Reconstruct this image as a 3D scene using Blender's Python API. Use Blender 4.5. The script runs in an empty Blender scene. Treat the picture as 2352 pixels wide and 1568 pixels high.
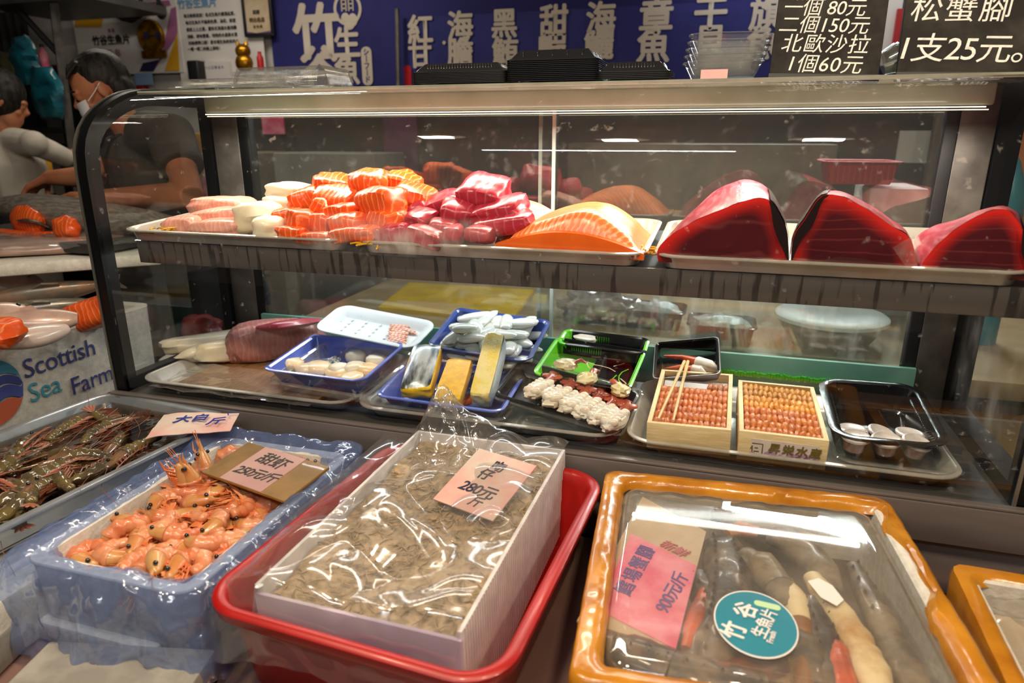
import bpy, bmesh, math, random
from math import pi, sin, cos, radians as rad
from mathutils import Vector as V, Matrix as MX, noise
C = bpy.context.scene.collection
SC = bpy.context.scene
rnd = random.Random(7)

# ------------------------------------------------------------------ camera
EYE = V((0, 0, 1.5)); FPX = 1560.0
PITCH, YAW = rad(16.90), rad(16.73)
_F = V((-sin(YAW), cos(YAW), 0)); RT = V((cos(YAW), sin(YAW), 0))
FW = _F * cos(PITCH) - V((0, 0, 1)) * sin(PITCH)
UP = _F * sin(PITCH) + V((0, 0, 1)) * cos(PITCH)
cam = bpy.data.cameras.new('camera'); camo = bpy.data.objects.new('camera', cam); C.objects.link(camo)
cam.sensor_width = 36; cam.lens = 36 * FPX / 2352; cam.clip_start = 0.05
camo.matrix_world = MX(((RT.x, UP.x, -FW.x, EYE.x), (RT.y, UP.y, -FW.y, EYE.y), (RT.z, UP.z, -FW.z, EYE.z), (0, 0, 0, 1)))
cam.dof.use_dof = True; cam.dof.focus_distance = 1.42; cam.dof.aperture_fstop = 3.4
SC.camera = camo

# ------------------------------------------------------------------ world, view, lamps
w = bpy.data.worlds.new('world'); SC.world = w; w.use_nodes = True
w.node_tree.nodes['Background'].inputs[0].default_value = (1.0, .86, .72, 1)
w.node_tree.nodes['Background'].inputs[1].default_value = 0.07
SC.view_settings.view_transform = 'Standard'; SC.view_settings.look = 'None'
SC.view_settings.exposure = 0.0; SC.view_settings.gamma = 1.0; SC.view_settings.use_curve_mapping = False
SC.cycles.use_denoising = True
SC.cycles.transparent_max_bounces = 24; SC.cycles.max_bounces = 10
SC.cycles.sample_clamp_indirect = 6
SC.cycles.caustics_reflective = False; SC.cycles.caustics_refractive = False

def area(name, loc, sx, sy, power, col, tgt=None, spread=180):
    l = bpy.data.lights.new(name, 'AREA'); l.shape = 'RECTANGLE'; l.size = sx; l.size_y = sy
    l.energy = power; l.color = col; l.spread = rad(spread)
    o = bpy.data.objects.new(name, l); C.objects.link(o); o.location = loc
    d = (V(tgt) - V(loc)) if tgt else V((0, 0, -1))
    o.rotation_euler = d.to_track_quat('-Z', 'Y').to_euler()
    return o
WARM = (1.0, .80, .56); COOL = (.90, .96, 1.0)
# strip lamp of the display case (its tube is modelled under the case roof)
area('case_strip_light', (-.80, 1.47, 1.530), 1.0, .03, 5.3, (1, .89, .74), (-.80, 1.44, 1.0))
area('case_strip_light', (.08, 1.47, 1.530), .86, .03, 6.2, (1, .86, .70), (.08, 1.44, 1.0))
area('case_lower_light', (-.76, 1.575, 1.213), .92, .008, 1.55, (.97, .99, 1), (-.75, 1.40, .9))
area('case_lower_light', (.10, 1.575, 1.213), .56, .008, 1.7, (1, .95, .85), (.09, 1.40, .9))
area('case_strip_light', (-.41, 1.50, 1.540), 1.7, .02, 1.0, (1, .93, .80), (-.41, 1.505, 2.0))  # upward spill of the strip, added to brighten roof panel and housing
# market lamps over the customers' side (their bulbs are modelled further down)
PEND = [(-1.0, .55, 2.45), (-.35, .40, 2.45), (.30, .45, 2.45), (.95, .55, 2.45)]
for q in PEND:
    area('pendant_light', (q[0], q[1], q[2] - .05), .12, .12, 9.6, WARM, (q[0], q[1] + .25, .8))
# fluorescent tubes
area('tube_light', (-.55, -.55, 2.52), 1.2, .05, 8, COOL, (-.6, 1.0, .8))
area('tube_light', (.36, 3.28, 2.19), 1.2, .04, 13, COOL, (.0, 2.0, .6), 95)
area('tube_light', (-2.3, 2.75, 2.62), 1.2, .04, 12, (1, .9, .76), (-2.2, 2.6, .6))

# ------------------------------------------------------------------ helpers
def ray(u, v): return (u - 1176) / FPX * RT - (v - 784) / FPX * UP + FW
def P(u, v, x=None, y=None, z=None):
    d = ray(u, v)
    t = (z - 1.5) / d.z if z is not None else (y / d.y if y is not None else x / d.x)
    return EYE + d * t
def ppm(p): return FPX / (V(p) - EYE).dot(FW)     # photo pixels per metre at a point

def T(*a): return MX.Translation(V(a if len(a) == 3 else a[0]))
def Rz(a): return MX.Rotation(a, 4, 'Z')
def Rx(a): return MX.Rotation(a, 4, 'X')
def Ry(a): return MX.Rotation(a, 4, 'Y')
def frame4(fl, fr, br, bl):
    """matrix and sizes of the rectangle nearest to four corners (front-left, front-right, back-right, back-left)"""
    o = (fl + fr + br + bl) / 4
    X = ((fr - fl) + (br - bl)) / 2; Y = ((bl - fl) + (br - fr)) / 2
    sx, sy = X.length, Y.length
    X = X.normalized(); Z = X.cross(Y).normalized(); Y = Z.cross(X)
    return MX(((X.x, Y.x, Z.x, o.x), (X.y, Y.y, Z.y, o.y), (X.z, Y.z, Z.z, o.z), (0, 0, 0, 1))), sx, sy
def nz(p, s=1., o=0.): return noise.noise(V((p[0] * s + o, p[1] * s + o * 1.7, p[2] * s - o)))

def rrect(hx, hy, r, n=5):
    r = max(1e-4, min(r, hx * .999, hy * .999)); out = []
    for cx, cy, a0 in ((hx - r, hy - r, 0), (-hx + r, hy - r, 90), (-hx + r, -hy + r, 180), (hx - r, -hy + r, 270)):
        for k in range(n + 1):
            a = rad(a0 + 90 * k / n); out.append((cx + r * cos(a), cy + r * sin(a)))
    return out

class G:
    def __init__(s): s.v = []; s.f = []; s.m = []; s.mi = 0; s.a = None
    def add(s, vs, fs, M=None):
        b = len(s.v)
        s.v += [(M @ V(p)) if M is not None else V(p) for p in vs]
        s.f += [tuple(i + b for i in f) for f in fs]; s.m += [s.mi] * len(fs); return s
    def loft(s, rings, capa=True, capb=True, closed=True, M=None):
        n = len(rings[0]); vs = [p for r in rings for p in r]; fs = []
        for k in range(len(rings) - 1):
            for i in range(n if closed else n - 1):
                j = (i + 1) % n
                fs.append((k * n + i, k * n + j, (k + 1) * n + j, (k + 1) * n + i))
        if capa: fs.append(tuple(reversed(range(n))))
        if capb: fs.append(tuple((len(rings) - 1) * n + i for i in range(n)))
        return s.add(vs, fs, M)
    def prof(s, hx, hy, r, pr, n=5, M=None, capa=True, capb=True, fx=None):
        """rings of a rounded rectangle grown by o at height z"""
        R = []
        for o, z in pr:
            ring = [V((x, y, z)) for x, y in rrect(hx + o, hy + o, max(r + o, .001), n)]
            if fx: ring = [fx(p) for p in ring]
            R.append(ring)
        return s.loft(R, capa, capb, True, M)
    def box(s, sx, sy, sz, M=None, b=.0, c=(0, 0, 0)):
        b = min(b, sx * .45, sy * .45, sz * .45) if b else 0
        h = sz / 2; q = T(*c); M = (M @ q) if M is not None else q
        if b <= 0:
            pts = [(x * sx / 2, y * sy / 2, z * h) for z in (-1, 1) for x, y in ((1, 1), (-1, 1), (-1, -1), (1, -1))]
            return s.add(pts, [(3, 2, 1, 0), (4, 5, 6, 7)] + [(i, (i + 1) % 4, 4 + (i + 1) % 4, 4 + i) for i in range(4)], M)
        pr = [(-b, -h), (-b * .3, -h + b * .3), (0, -h + b), (0, h - b), (-b * .3, h - b * .3), (-b, h)]
        return s.prof(sx / 2, sy / 2, b, pr, 3, M=M)
    def tray(s, sx, sy, h, rim=.008, slope=.02, r=.03, t=.0015, lip=.003, M=None, n=6):
        """open container; sx, sy outer rim size, z from -h to 0 at the rim"""
        hx, hy = sx / 2 - rim, sy / 2 - rim
        pr = [(-slope, -h), (-slope * .86, -h + .004), (-.001, -.003), (rim * .5, -.001), (rim, -lip), (rim + .0005, -lip * .5), (rim, .0005),
              (rim * .4, .0018), (-t, -.001), (-slope * .86 - t, -h + .004 + t), (-slope - t - .004, -h + t)]
        return s.prof(hx, hy, r, pr, n, M=M)
    def tube(s, pts, rad_, n=8, M=None, flat=1., up=(0, 0, 1), cap=True):
        pts = [V(p) for p in pts]; k = len(pts)
        rs = rad_ if isinstance(rad_, (list, tuple)) else [rad_] * k
        R = []; prev = V(up)
        for i in range(k):
            t = (pts[min(i + 1, k - 1)] - pts[max(i - 1, 0)]).normalized()
            b = prev - t * prev.dot(t)
            if b.length < 1e-4: b = t.orthogonal()
            b.normalize(); prev = b; c = t.cross(b)
            R.append([pts[i] + (c * cos(2 * pi * j / n) + b * sin(2 * pi * j / n) * flat) * rs[i] for j in range(n)])
        return s.loft(R, cap, cap, True, M)
    def lathe(s, pr, n=24, M=None, capa=True, capb=True):
        return s.loft([[V((r * cos(2 * pi * j / n), r * sin(2 * pi * j / n), z)) for j in range(n)] for r, z in pr], capa, capb, True, M)
    def chunk(s, sx, sy, sz, M=None, n=6, e=.45, seed=0., amp=.06, bend=0., taper=0., wedge=0., freq=1.6, pw=7):
        """rounded block with soft uneven faces"""
        bm = bmesh.new(); bmesh.ops.create_cube(bm, size=2)
        bmesh.ops.subdivide_edges(bm, edges=bm.edges[:], cuts=n, use_grid_fill=True)
        vs = []
        for v in bm.verts:
            p = v.co.copy(); q = p.normalized() * 1.18
            # only rounds near the edges
            p4 = (abs(p.x) ** pw + abs(p.y) ** pw + abs(p.z) ** pw) ** (1 / pw)
            p = (p / p4) * (1 - e) + q * e
            d = 1 + amp * 2 * nz(p, freq, seed)
            p = p * d
            p.z *= 1 - taper * p.x; p.y *= 1 - taper * .5 * p.x
            p.z *= 1 + wedge * p.y
            p.z -= bend * (p.x * p.x)
            vs.append(V((p.x * sx / 2, p.y * sy / 2, p.z * sz / 2)))
        fs = [tuple(v.index for v in f.verts) for f in bm.faces]; bm.free()
        return s.add(vs, fs, M)
    def blob(s, rx, ry, rz_, M=None, nu=16, nv=10, amp=0., seed=0., freq=2.):
        R = []
        for k in range(1, nv):
            a = -pi / 2 + pi * k / nv; ring = []
            for j in range(nu):
                p = V((cos(a) * cos(2 * pi * j / nu), cos(a) * sin(2 * pi * j / nu), sin(a)))
                d = 1 + amp * nz(p, freq, seed); ring.append(V((p.x * rx * d, p.y * ry * d, p.z * rz_ * d)))
            R.append(ring)
        b = len(s.v); s.loft(R, False, False, True, M)
        M = M if M is not None else MX.Identity(4)
        i0 = len(s.v); s.v += [M @ V((0, 0, -rz_)), M @ V((0, 0, rz_))]
        last = b + (nv - 2) * nu
        for j in range(nu):
            s.f.append((i0, b + (j + 1) % nu, b + j)); s.f.append((i0 + 1, last + j, last + (j + 1) % nu)); s.m += [s.mi] * 2
        return s
    def grid(s, nx, ny, fn, M=None):
        vs = [V(fn(i / nx, j / ny)) for j in range(ny + 1) for i in range(nx + 1)]
        fs = [(j * (nx + 1) + i, j * (nx + 1) + i + 1, (j + 1) * (nx + 1) + i + 1, (j + 1) * (nx + 1) + i) for j in range(ny) for i in range(nx)]
        return s.add(vs, fs, M)
    def extr(s, poly, d, M=None):
        """prism of a 2-D outline, z 0..d"""
        n = len(poly)
        return s.loft([[V((x, y, 0)) for x, y in poly], [V((x, y, d)) for x, y in poly]], True, True, True, M)
    def text(s, body, size, M=None, bold=0., shear=0., spacing=1., ext=0.0006, jit=0., lead=1.):
        cu = bpy.data.curves.new('t', 'FONT'); cu.body = body; cu.size = size; cu.align_x = 'CENTER'; cu.align_y = 'CENTER'
        cu.shear = shear; cu.space_character = spacing; cu.resolution_u = 3; cu.extrude = ext; cu.space_line = lead
        o = bpy.data.objects.new('t', cu); C.objects.link(o)
        m = o.evaluated_get(bpy.context.evaluated_depsgraph_get()).to_mesh()
        vs = [v.co.copy() for v in m.vertices]; fs = [tuple(p.vertices) for p in m.polygons]
        M = M if M is not None else MX.Identity(4); n = 6 if bold > .012 else 3
        for k in range(n if bold > .004 else 1):
            d = bold * size * (1 if bold > .004 else 0); s.add(vs, fs, M @ T(d * cos(k * 2 * pi / n), d * sin(k * 2 * pi / n), k * .00004))
        bpy.data.objects.remove(o); bpy.data.curves.remove(cu); return s
    def strokes(s, sts, r, M=None, flat=.25):
        for st in sts:
            s.tube([(x, y, 0) for x, y in st], r, 5, M, flat)
        return s
    def mesh(s, name, mats, smooth=40):
        me = bpy.data.meshes.new(name); me.from_pydata([tuple(p) for p in s.v], [], s.f)
        for m in (mats if isinstance(mats, (list, tuple)) else [mats]): me.materials.append(m)
        if any(s.m): me.polygons.foreach_set('material_index', s.m)
        me.polygons.foreach_set('use_smooth', [True] * len(me.polygons))
        if s.a:
            at = me.attributes.new('core', 'FLOAT', 'POINT'); at.data.foreach_set('value', s.a)
        me.update()
        if smooth < 180: me.set_sharp_from_angle(angle=rad(smooth))
        return me

def tagit(o, label, cat, group=None, kind=None):
    if label: o['label'] = label
    if cat: o['category'] = cat
    if group: o['group'] = group
    if kind: o['kind'] = kind
    return o
def thing(name, label, cat, M=None, group=None, kind=None):
    o = bpy.data.objects.new(name, None); C.objects.link(o); o.empty_display_size = .02
    if M is not None: o.matrix_world = M if isinstance(M, MX) else T(M)
    return tagit(o, label, cat, group, kind)
def part(name, g, mats, parent, label=None, world=False, smooth=40, kind=None, M=None):
    o = bpy.data.objects.new(name, g if isinstance(g, bpy.types.Mesh) else g.mesh(name, mats, smooth)); C.objects.link(o)
    o.parent = parent
    if world: o.matrix_parent_inverse = parent.matrix_basis.inverted()
    if M is not None: o.matrix_basis = M
    if label: o['label'] = label
    if kind: o['kind'] = kind
    return o
def solo(name, g, mats, label, cat, M=None, group=None, kind=None, smooth=40):
    o = bpy.data.objects.new(name, g if isinstance(g, bpy.types.Mesh) else g.mesh(name, mats, smooth)); C.objects.link(o)
    if M is not None: o.matrix_world = M if isinstance(M, MX) else T(M)
    return tagit(o, label, cat, group, kind)
def struct(name, g, mats, smooth=40): return solo(name, g, mats, None, None, kind='structure', smooth=smooth)
def dup(o, M, label=None, group=None):
    r = o.copy(); C.objects.link(r); r.matrix_world = M
    if label: r['label'] = label
    if group: r['group'] = group
    for ch in list(o.children):
        c = ch.copy(); C.objects.link(c); c.parent = r
        for g2 in ch.children:
            d = g2.copy(); C.objects.link(d); d.parent = c
    return r
def remesh(g, vox, it=6):
    """one continuous surface out of overlapping forms"""
    me = g.mesh('tmp', [], 180); o = bpy.data.objects.new('tmp', me); C.objects.link(o)
    m = o.modifiers.new('r', 'REMESH'); m.mode = 'VOXEL'; m.voxel_size = vox; m.use_smooth_shade = True
    s2 = o.modifiers.new('s', 'SMOOTH'); s2.factor = .5; s2.iterations = it
    r = bpy.data.meshes.new_from_object(o.evaluated_get(bpy.context.evaluated_depsgraph_get()))
    bpy.data.objects.remove(o); bpy.data.meshes.remove(me); return r

# ------------------------------------------------------------------ materials
def lin(h):
    """#rrggbb to linear"""
    h = h.lstrip('#'); c = [int(h[i:i + 2], 16) / 255 for i in (0, 2, 4)]
    return tuple((x / 12.92 if x <= .04045 else ((x + .055) / 1.055) ** 2.4) for x in c) + (1,)
def newmat(name):
    m = bpy.data.materials.new(name); m.use_nodes = True; nt = m.node_tree
    return m, nt, nt.nodes, nt.links
def coords(nt, scale=(1, 1, 1), rnd_off=True, rot=(0, 0, 0)):
    tc = nt.nodes.new('ShaderNodeTexCoord'); mp = nt.nodes.new('ShaderNodeMapping')
    mp.inputs['Scale'].default_value = scale; mp.inputs['Rotation'].default_value = rot
    nt.links.new(tc.outputs['Object'], mp.inputs['Vector'])
    if rnd_off:
        oi = nt.nodes.new('ShaderNodeObjectInfo'); cm = nt.nodes.new('ShaderNodeCombineXYZ'); mu = nt.nodes.new('ShaderNodeMath'); mu.operation = 'MULTIPLY'
        mu.inputs[1].default_value = 7; nt.links.new(oi.outputs['Random'], mu.inputs[0])
        nt.links.new(mu.outputs[0], cm.inputs[0]); nt.links.new(mu.outputs[0], cm.inputs[1]); nt.links.new(cm.outputs[0], mp.inputs['Location'])
    return mp.outputs['Vector']
def noise_fac(nt, vec, scale, detail=3, lo=.4, hi=.6, rough=.55):
    n = nt.nodes.new('ShaderNodeTexNoise'); n.inputs['Scale'].default_value = scale; n.inputs['Detail'].default_value = detail; n.inputs['Roughness'].default_value = rough
    nt.links.new(vec, n.inputs['Vector'])
    r = nt.nodes.new('ShaderNodeMapRange'); r.inputs['From Min'].default_value = lo; r.inputs['From Max'].default_value = hi
    nt.links.new(n.outputs['Fac'], r.inputs['Value']); return r.outputs[0], n.outputs['Fac']
def mixc(nt, fac, a, b):
    x = nt.nodes.new('ShaderNodeMix'); x.data_type = 'RGBA'
    for k, val in (('A', a), ('B', b)):
        i = [s for s in x.inputs if s.name == k and s.type == 'RGBA'][0]
        if isinstance(val, tuple): i.default_value = val
        else: nt.links.new(val, i)
    f = [s for s in x.inputs if s.name == 'Factor' and s.type == 'VALUE'][0]
    if isinstance(fac, (int, float)): f.default_value = fac
    else: nt.links.new(fac, f)
    return [s for s in x.outputs if s.type == 'RGBA'][0]
def mat(name, col, rough=.5, metal=0, col2=None, scale=8, detail=3, lo=.4, hi=.6, bump=0., bscale=None, sss=0., spec=.5, coat=0., stretch=(1, 1, 1), emit=0., trans=0., sssr=(.012, .006, .003)):
    m, nt, N, L = newmat(name); b = N['Principled BSDF']
    c = lin(col) if isinstance(col, str) else col
    b.inputs['Base Color'].default_value = c; b.inputs['Roughness'].default_value = rough; b.inputs['Metallic'].default_value = metal
    b.inputs['Specular IOR Level'].default_value = spec; b.inputs['Coat Weight'].default_value = coat; b.inputs['Coat Roughness'].default_value = .08
    if sss: b.inputs['Subsurface Weight'].default_value = sss; b.inputs['Subsurface Radius'].default_value = sssr; b.inputs['Subsurface Scale'].default_value = 1.
    if trans: b.inputs['Transmission Weight'].default_value = trans
    if emit: b.inputs['Emission Color'].default_value = c; b.inputs['Emission Strength'].default_value = emit
    if col2 or bump:
        vec = coords(nt, stretch)
        f, raw = noise_fac(nt, vec, scale, detail, lo, hi)
        if col2: L.new(mixc(nt, f, c, lin(col2)), b.inputs['Base Color'])
        if bump:
            if bscale: _, raw = noise_fac(nt, vec, bscale, 4)
            bp = N.new('ShaderNodeBump'); bp.inputs['Strength'].default_value = bump; bp.inputs['Distance'].default_value = .004
            L.new(raw, bp.inputs['Height']); L.new(bp.outputs[0], b.inputs['Normal'])
    return m
def clear(name, tint=(1, 1, 1, 1), f0=.06, rough=.02, body=0., bodycol=(1, 1, 1, 1), bump=0., bscale=20, gloss=(1, 1, 1, 1), dirt=0., dscale=60, fmax=.9, dstretch=(1, 1, 1), dlo=.62, dhi=.75, ddetail=4):
    """thin clear sheet: see-through, mirror-like by angle, with an optional milky body and dirt"""
    m, nt, N, L = newmat(name); out = N['Material Output']; N.remove(N['Principled BSDF'])
    tr = N.new('ShaderNodeBsdfTransparent'); tr.inputs[0].default_value = tint
    gl = N.new('ShaderNodeBsdfGlossy'); gl.inputs['Roughness'].default_value = rough; gl.inputs['Color'].default_value = gloss
    lw = N.new('ShaderNodeLayerWeight'); lw.inputs['Blend'].default_value = .5
    pw = N.new('ShaderNodeMath'); pw.operation = 'POWER'; pw.inputs[1].default_value = 4.5; L.new(lw.outputs['Facing'], pw.inputs[0])
    mr = N.new('ShaderNodeMapRange'); mr.inputs['To Min'].default_value = f0; mr.inputs['To Max'].default_value = fmax; L.new(pw.outputs[0], mr.inputs['Value'])
    base = tr.outputs[0]
    if bump:
        vec = coords(nt); _, raw = noise_fac(nt, vec, bscale, 3)
        bp = N.new('ShaderNodeBump'); bp.inputs['Strength'].default_value = bump; bp.inputs['Distance'].default_value = .01
        L.new(raw, bp.inputs['Height']); L.new(bp.outputs[0], gl.inputs['Normal']); L.new(bp.outputs[0], lw.inputs['Normal'])
    if body or dirt:
        df = N.new('ShaderNodeBsdfDiffuse'); df.inputs[0].default_value = bodycol
        tl = N.new('ShaderNodeBsdfTranslucent'); tl.inputs[0].default_value = bodycol
        ad = N.new('ShaderNodeMixShader'); ad.inputs[0].default_value = .4; L.new(df.outputs[0], ad.inputs[1]); L.new(tl.outputs[0], ad.inputs[2])
        mx = N.new('ShaderNodeMixShader'); L.new(base, mx.inputs[1]); L.new(ad.outputs[0], mx.inputs[2])
        if dirt:
            f, _ = noise_fac(nt, coords(nt, dstretch), dscale, ddetail, dlo, dhi)
            m2 = N.new('ShaderNodeMath'); m2.operation = 'MULTIPLY_ADD'; m2.inputs[1].default_value = dirt; m2.inputs[2].default_value = body
            L.new(f, m2.inputs[0]); L.new(m2.outputs[0], mx.inputs[0])
        else: mx.inputs[0].default_value = body
        base = mx.outputs[0]
    mm = N.new('ShaderNodeMixShader'); L.new(mr.outputs[0], mm.inputs[0]); L.new(base, mm.inputs[1]); L.new(gl.outputs[0], mm.inputs[2])
    L.new(mm.outputs[0], out.inputs[0]); return m
def glow(name, col, s):
    m, nt, N, L = newmat(name); N.remove(N['Principled BSDF']); e = N.new('ShaderNodeEmission')
    e.inputs[0].default_value = col; e.inputs[1].default_value = s; L.new(e.outputs[0], N['Material Output'].inputs[0]); return m
def striped(name, base, line, scale, width=.8, distort=2., sharp=.12, rough=.3, sss=.25, dark=None, amount=.8, rot=(0, 0, 0), dsc=1.2, sssr=(.012, .006, .003), bump=.12):
    """meat with pale curved grain lines"""
    m, nt, N, L = newmat(name); b = N['Principled BSDF']
    vec = coords(nt, (1, 1, 1), True, rot)
    wv = N.new('ShaderNodeTexWave'); wv.inputs['Scale'].default_value = scale; wv.inputs['Distortion'].default_value = distort
    wv.inputs['Detail'].default_value = 1.5; wv.inputs['Detail Scale'].default_value = dsc; L.new(vec, wv.inputs['Vector'])
    mr = N.new('ShaderNodeMapRange'); mr.inputs['From Min'].default_value = width; mr.inputs['From Max'].default_value = width + sharp
    mr.inputs['To Max'].default_value = amount; L.new(wv.outputs['Fac'], mr.inputs['Value'])
    f2, raw = noise_fac(nt, vec, 22, 3, .35, .65)
    c = mixc(nt, f2, lin(base), lin(dark or base))
    c = mixc(nt, mr.outputs[0], c, lin(line)); L.new(c, b.inputs['Base Color'])
    b.inputs['Roughness'].default_value = rough; b.inputs['Coat Weight'].default_value = .12; b.inputs['Coat Roughness'].default_value = .15
    b.inputs['Subsurface Weight'].default_value = sss; b.inputs['Subsurface Radius'].default_value = sssr; b.inputs['Subsurface Scale'].default_value = 1.
    bp = N.new('ShaderNodeBump'); bp.inputs['Strength'].default_value = bump; bp.inputs['Distance'].default_value = .003
    L.new(wv.outputs['Fac'], bp.inputs['Height']); L.new(bp.outputs[0], b.inputs['Normal']); return m
def coremix(name, rim, core, rough=.3, ring=None):
    """meat whose colour runs from the cut rim (attribute 0) to the core (1), with faint rings"""
    m, nt, N, L = newmat(name); b = N['Principled BSDF']
    at = N.new('ShaderNodeAttribute'); at.attribute_name = 'core'
    c = mixc(nt, at.outputs['Fac'], lin(rim), lin(core))
    if ring:
        vec = coords(nt, (1, .3, 1.5), True); wv = N.new('ShaderNodeTexWave'); wv.wave_type = 'RINGS'; wv.inputs['Scale'].default_value = 14; wv.inputs['Distortion'].default_value = 3
        wv.inputs['Detail Scale'].default_value = .8; L.new(vec, wv.inputs['Vector'])
        mr = N.new('ShaderNodeMapRange'); mr.inputs['From Min'].default_value = .9; mr.inputs['From Max'].default_value = 1; mr.inputs['To Max'].default_value = .22; L.new(wv.outputs['Fac'], mr.inputs['Value'])
        c = mixc(nt, mr.outputs[0], c, lin(ring))
    L.new(c, b.inputs['Base Color']); b.inputs['Roughness'].default_value = rough; b.inputs['Coat Weight'].default_value = .3; b.inputs['Coat Roughness'].default_value = .1
    b.inputs['Subsurface Weight'].default_value = .25; b.inputs['Subsurface Radius'].default_value = (.02, .004, .003); b.inputs['Subsurface Scale'].default_value = 1.
    return m

STEEL = mat('brushed_steel', '#b9b7b2', .30, 1, '#8f8d88', 40, 3, bump=.05, stretch=(1, 12, 1))
STEELTRAY = mat('tray_steel', '#c4bfb6', .30, .45, '#b3aea5', 14, 3)
STEELDK = mat('dark_steel', '#5a5856', .38, .5, '#4f4d4c', 9, 3)
BASIN = mat('basin_steel', '#aab2ba', .22, .55, '#9aa2a8', 12, 3)
RAIL = mat('rail_steel', '#7d7573', .36, .35, '#746c69', 9, 3, stretch=(.5, 3, 3))
COUNTER = mat('counter_steel', '#a9857c', .30, .4, '#9c7a70', 5, 3)
BLACK = mat('black_frame', '#07080b', .38, 0, spec=.22, coat=.05)
BLACKM = mat('black_matt', '#15151a', .5)
GREYP = mat('grey_post', '#6c6864', .42, .4, '#57534f', 15)
LIP = mat('shelf_lip', '#57514f', .3, .1, '#332f2e', 70, 2, .55, .62, stretch=(1, 1, .08), coat=.3)
BPLAST = mat('black_plastic', '#0a0a0d', .18, coat=.6)
BPLASTC = mat('black_container_plastic', '#1c1b1d', .30, spec=.8, coat=.6)
BPLAST2 = mat('black_tray_plastic', '#1d1d20', .24, coat=.4)
GREENP = mat('green_plastic', '#6fd428', .3, coat=.3)
WHITEP = mat('white_foam_tray', '#e6eef0', .45, sss=.1, sssr=(.01, .01, .01))
FOGM = None
FOAM = mat('styrofoam', '#d9d5cc', .8, 0, '#cbc6bb', 60, 3, bump=.25, bscale=160)
FOAMPINK = mat('pinkish_foam', '#e4dfda', .8, 0, '#d6d0cc', 40, 3)  # pale, faintly pink foam with a mottled tone
CARDW = mat('white_cardboard', '#dcd8d8', .65, 0, '#cdc8ca', 30, 2)
CARDB = mat('brown_cardboard', '#a9803f', .55, 0, '#96702f', 18, 4, coat=.5)
REDP = mat('red_plastic', '#ab0d07', .36, 0, '#9c0a06', 6, coat=.1)
REDB = mat('red_basket', '#b01620', .4)
BLUEP = mat('blue_tray_plastic', '#4a5fc0', .2, 0, '#5a70cc', 10, coat=.4)
NAVYP = mat('navy_tray_plastic', '#2d4488', .22, 0, '#3a52a0', 10, coat=.4)
TEALB = mat('pale_teal_band', '#7fb2a2', .35, 0, '#6fa593', 6)
GREENL = mat('green_grass_strip', '#3fae1c', .5)
WOOD = mat('pale_wood', '#e9d3a6', .55, 0, '#dcc08c', 20, 4, stretch=(1, 14, 14), bump=.05)
WOODB = mat('brown_board', '#a5794e', .4, 0, '#7f5836', 20, 4, stretch=(12, 1, 1))
CHOP = mat('chopstick_wood', '#e6c58c', .5, 0, '#d8b272', 30, 3)
PAPERP = mat('pink_paper', '#e6b9b4', .55, 0, '#dba9a6', 7, 4)
PAPERP2 = mat('stained_pink_paper', '#e0a49c', .5, 0, '#d9c6b8', 9, 5)
MAGP = mat('magenta_paper', '#e2567f', .5, 0, '#ef8fa6', 14, 4)
PAPERW = mat('white_paper', '#dedad6', .6)
BEIGEP = mat('beige_paper', '#c9b69c', .6, 0, '#b8a283', 10, 4)
INK = mat('black_ink', '#15131c', .5)
INKB = mat('blue_ink', '#24308e', .5)
INKP = mat('violet_ink', '#3f2f8f', .5)
CHALK = mat('chalk', '#f4f2ec', .9, 0, '#c9c6be', 120, 3, .5, .8)
SLATE = mat('chalkboard', '#252220', .7, 0, '#4e4942', 14, 6, .45, .85, spec=.25)
BANNER = mat('banner_purple', '#2c2c6c', .7, 0, '#26255e', 2, spec=.2)
BANNER2 = mat('menu_banner', '#2b2c6a', .7, 0, '#313372', 3, spec=.2)
CREAM = mat('cream_print', '#bdb2a4', .7)
WALLM = mat('wall_grey', '#bdb8b4', .7, 0, '#aca7a2', 3)
GOLD = mat('gold', '#c08a1c', .3, .8, '#8a5a0c', 25)
SKIN = mat('skin', '#b97a55', .5, 0, '#a9684a', 9, 4, sss=.15)
HAIR = mat('hair', '#0e0c0b', .6, 0, '#2a2522', 70, 3, stretch=(1, 1, .15), bump=.6, bscale=90, spec=.3)
SHIRT = mat('grey_shirt', '#4b443d', .8, 0, '#3f3933', 8)
APRON = mat('dark_apron', '#1d1a24', .7, 0, '#292430', 6)
WCLOTH = mat('white_cloth', '#c9c2b6', .8, 0, '#b9b1a4', 7, bump=.2, bscale=14)
NAVYC = mat('navy_cloth', '#10131c', .7)
MASK = mat('mask', '#dfe2e4', .7)
SALMON = striped('salmon_meat', '#e65c18', '#ffb880', 24, .84, 3.4, .14, dark='#e0500f', amount=.42, sss=.12)
SALMONP = striped('salmon_fillet', '#f27e3a', '#ffc898', 40, .66, 4.0, .3, dark='#ee7230', amount=.5, rot=(0, .2, .9))
TUNA = striped('tuna_meat', '#b02a3e', '#cf7c8a', 14, .90, 4, .1, dark='#a01c32', amount=.32, sssr=(.014, .003, .004))
PINKF = striped('pink_fillet', '#e3a592', '#f3cbbd', 26, .75, 5., .25, dark='#d9907f', amount=.32)
WHITEF = mat('white_fish', '#f0e6d2', .35, 0, '#e6d4b4', 9, 3, sss=.3, coat=.25, sssr=(.015, .012, .008))
IVORYF = mat('ivory_fish', '#ddd0b9', .35, 0, '#c9b79b', 9, 3, sss=.3, coat=.3)
LOINF = striped('pink_loin', '#cf9086', '#e7bdb2', 24, .78, 5., .22, dark='#b9746e', amount=.28)
TUNACUT = coremix('tuna_cut_face', '#e0241a', '#4a0b14', .24, '#9a4644')
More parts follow.
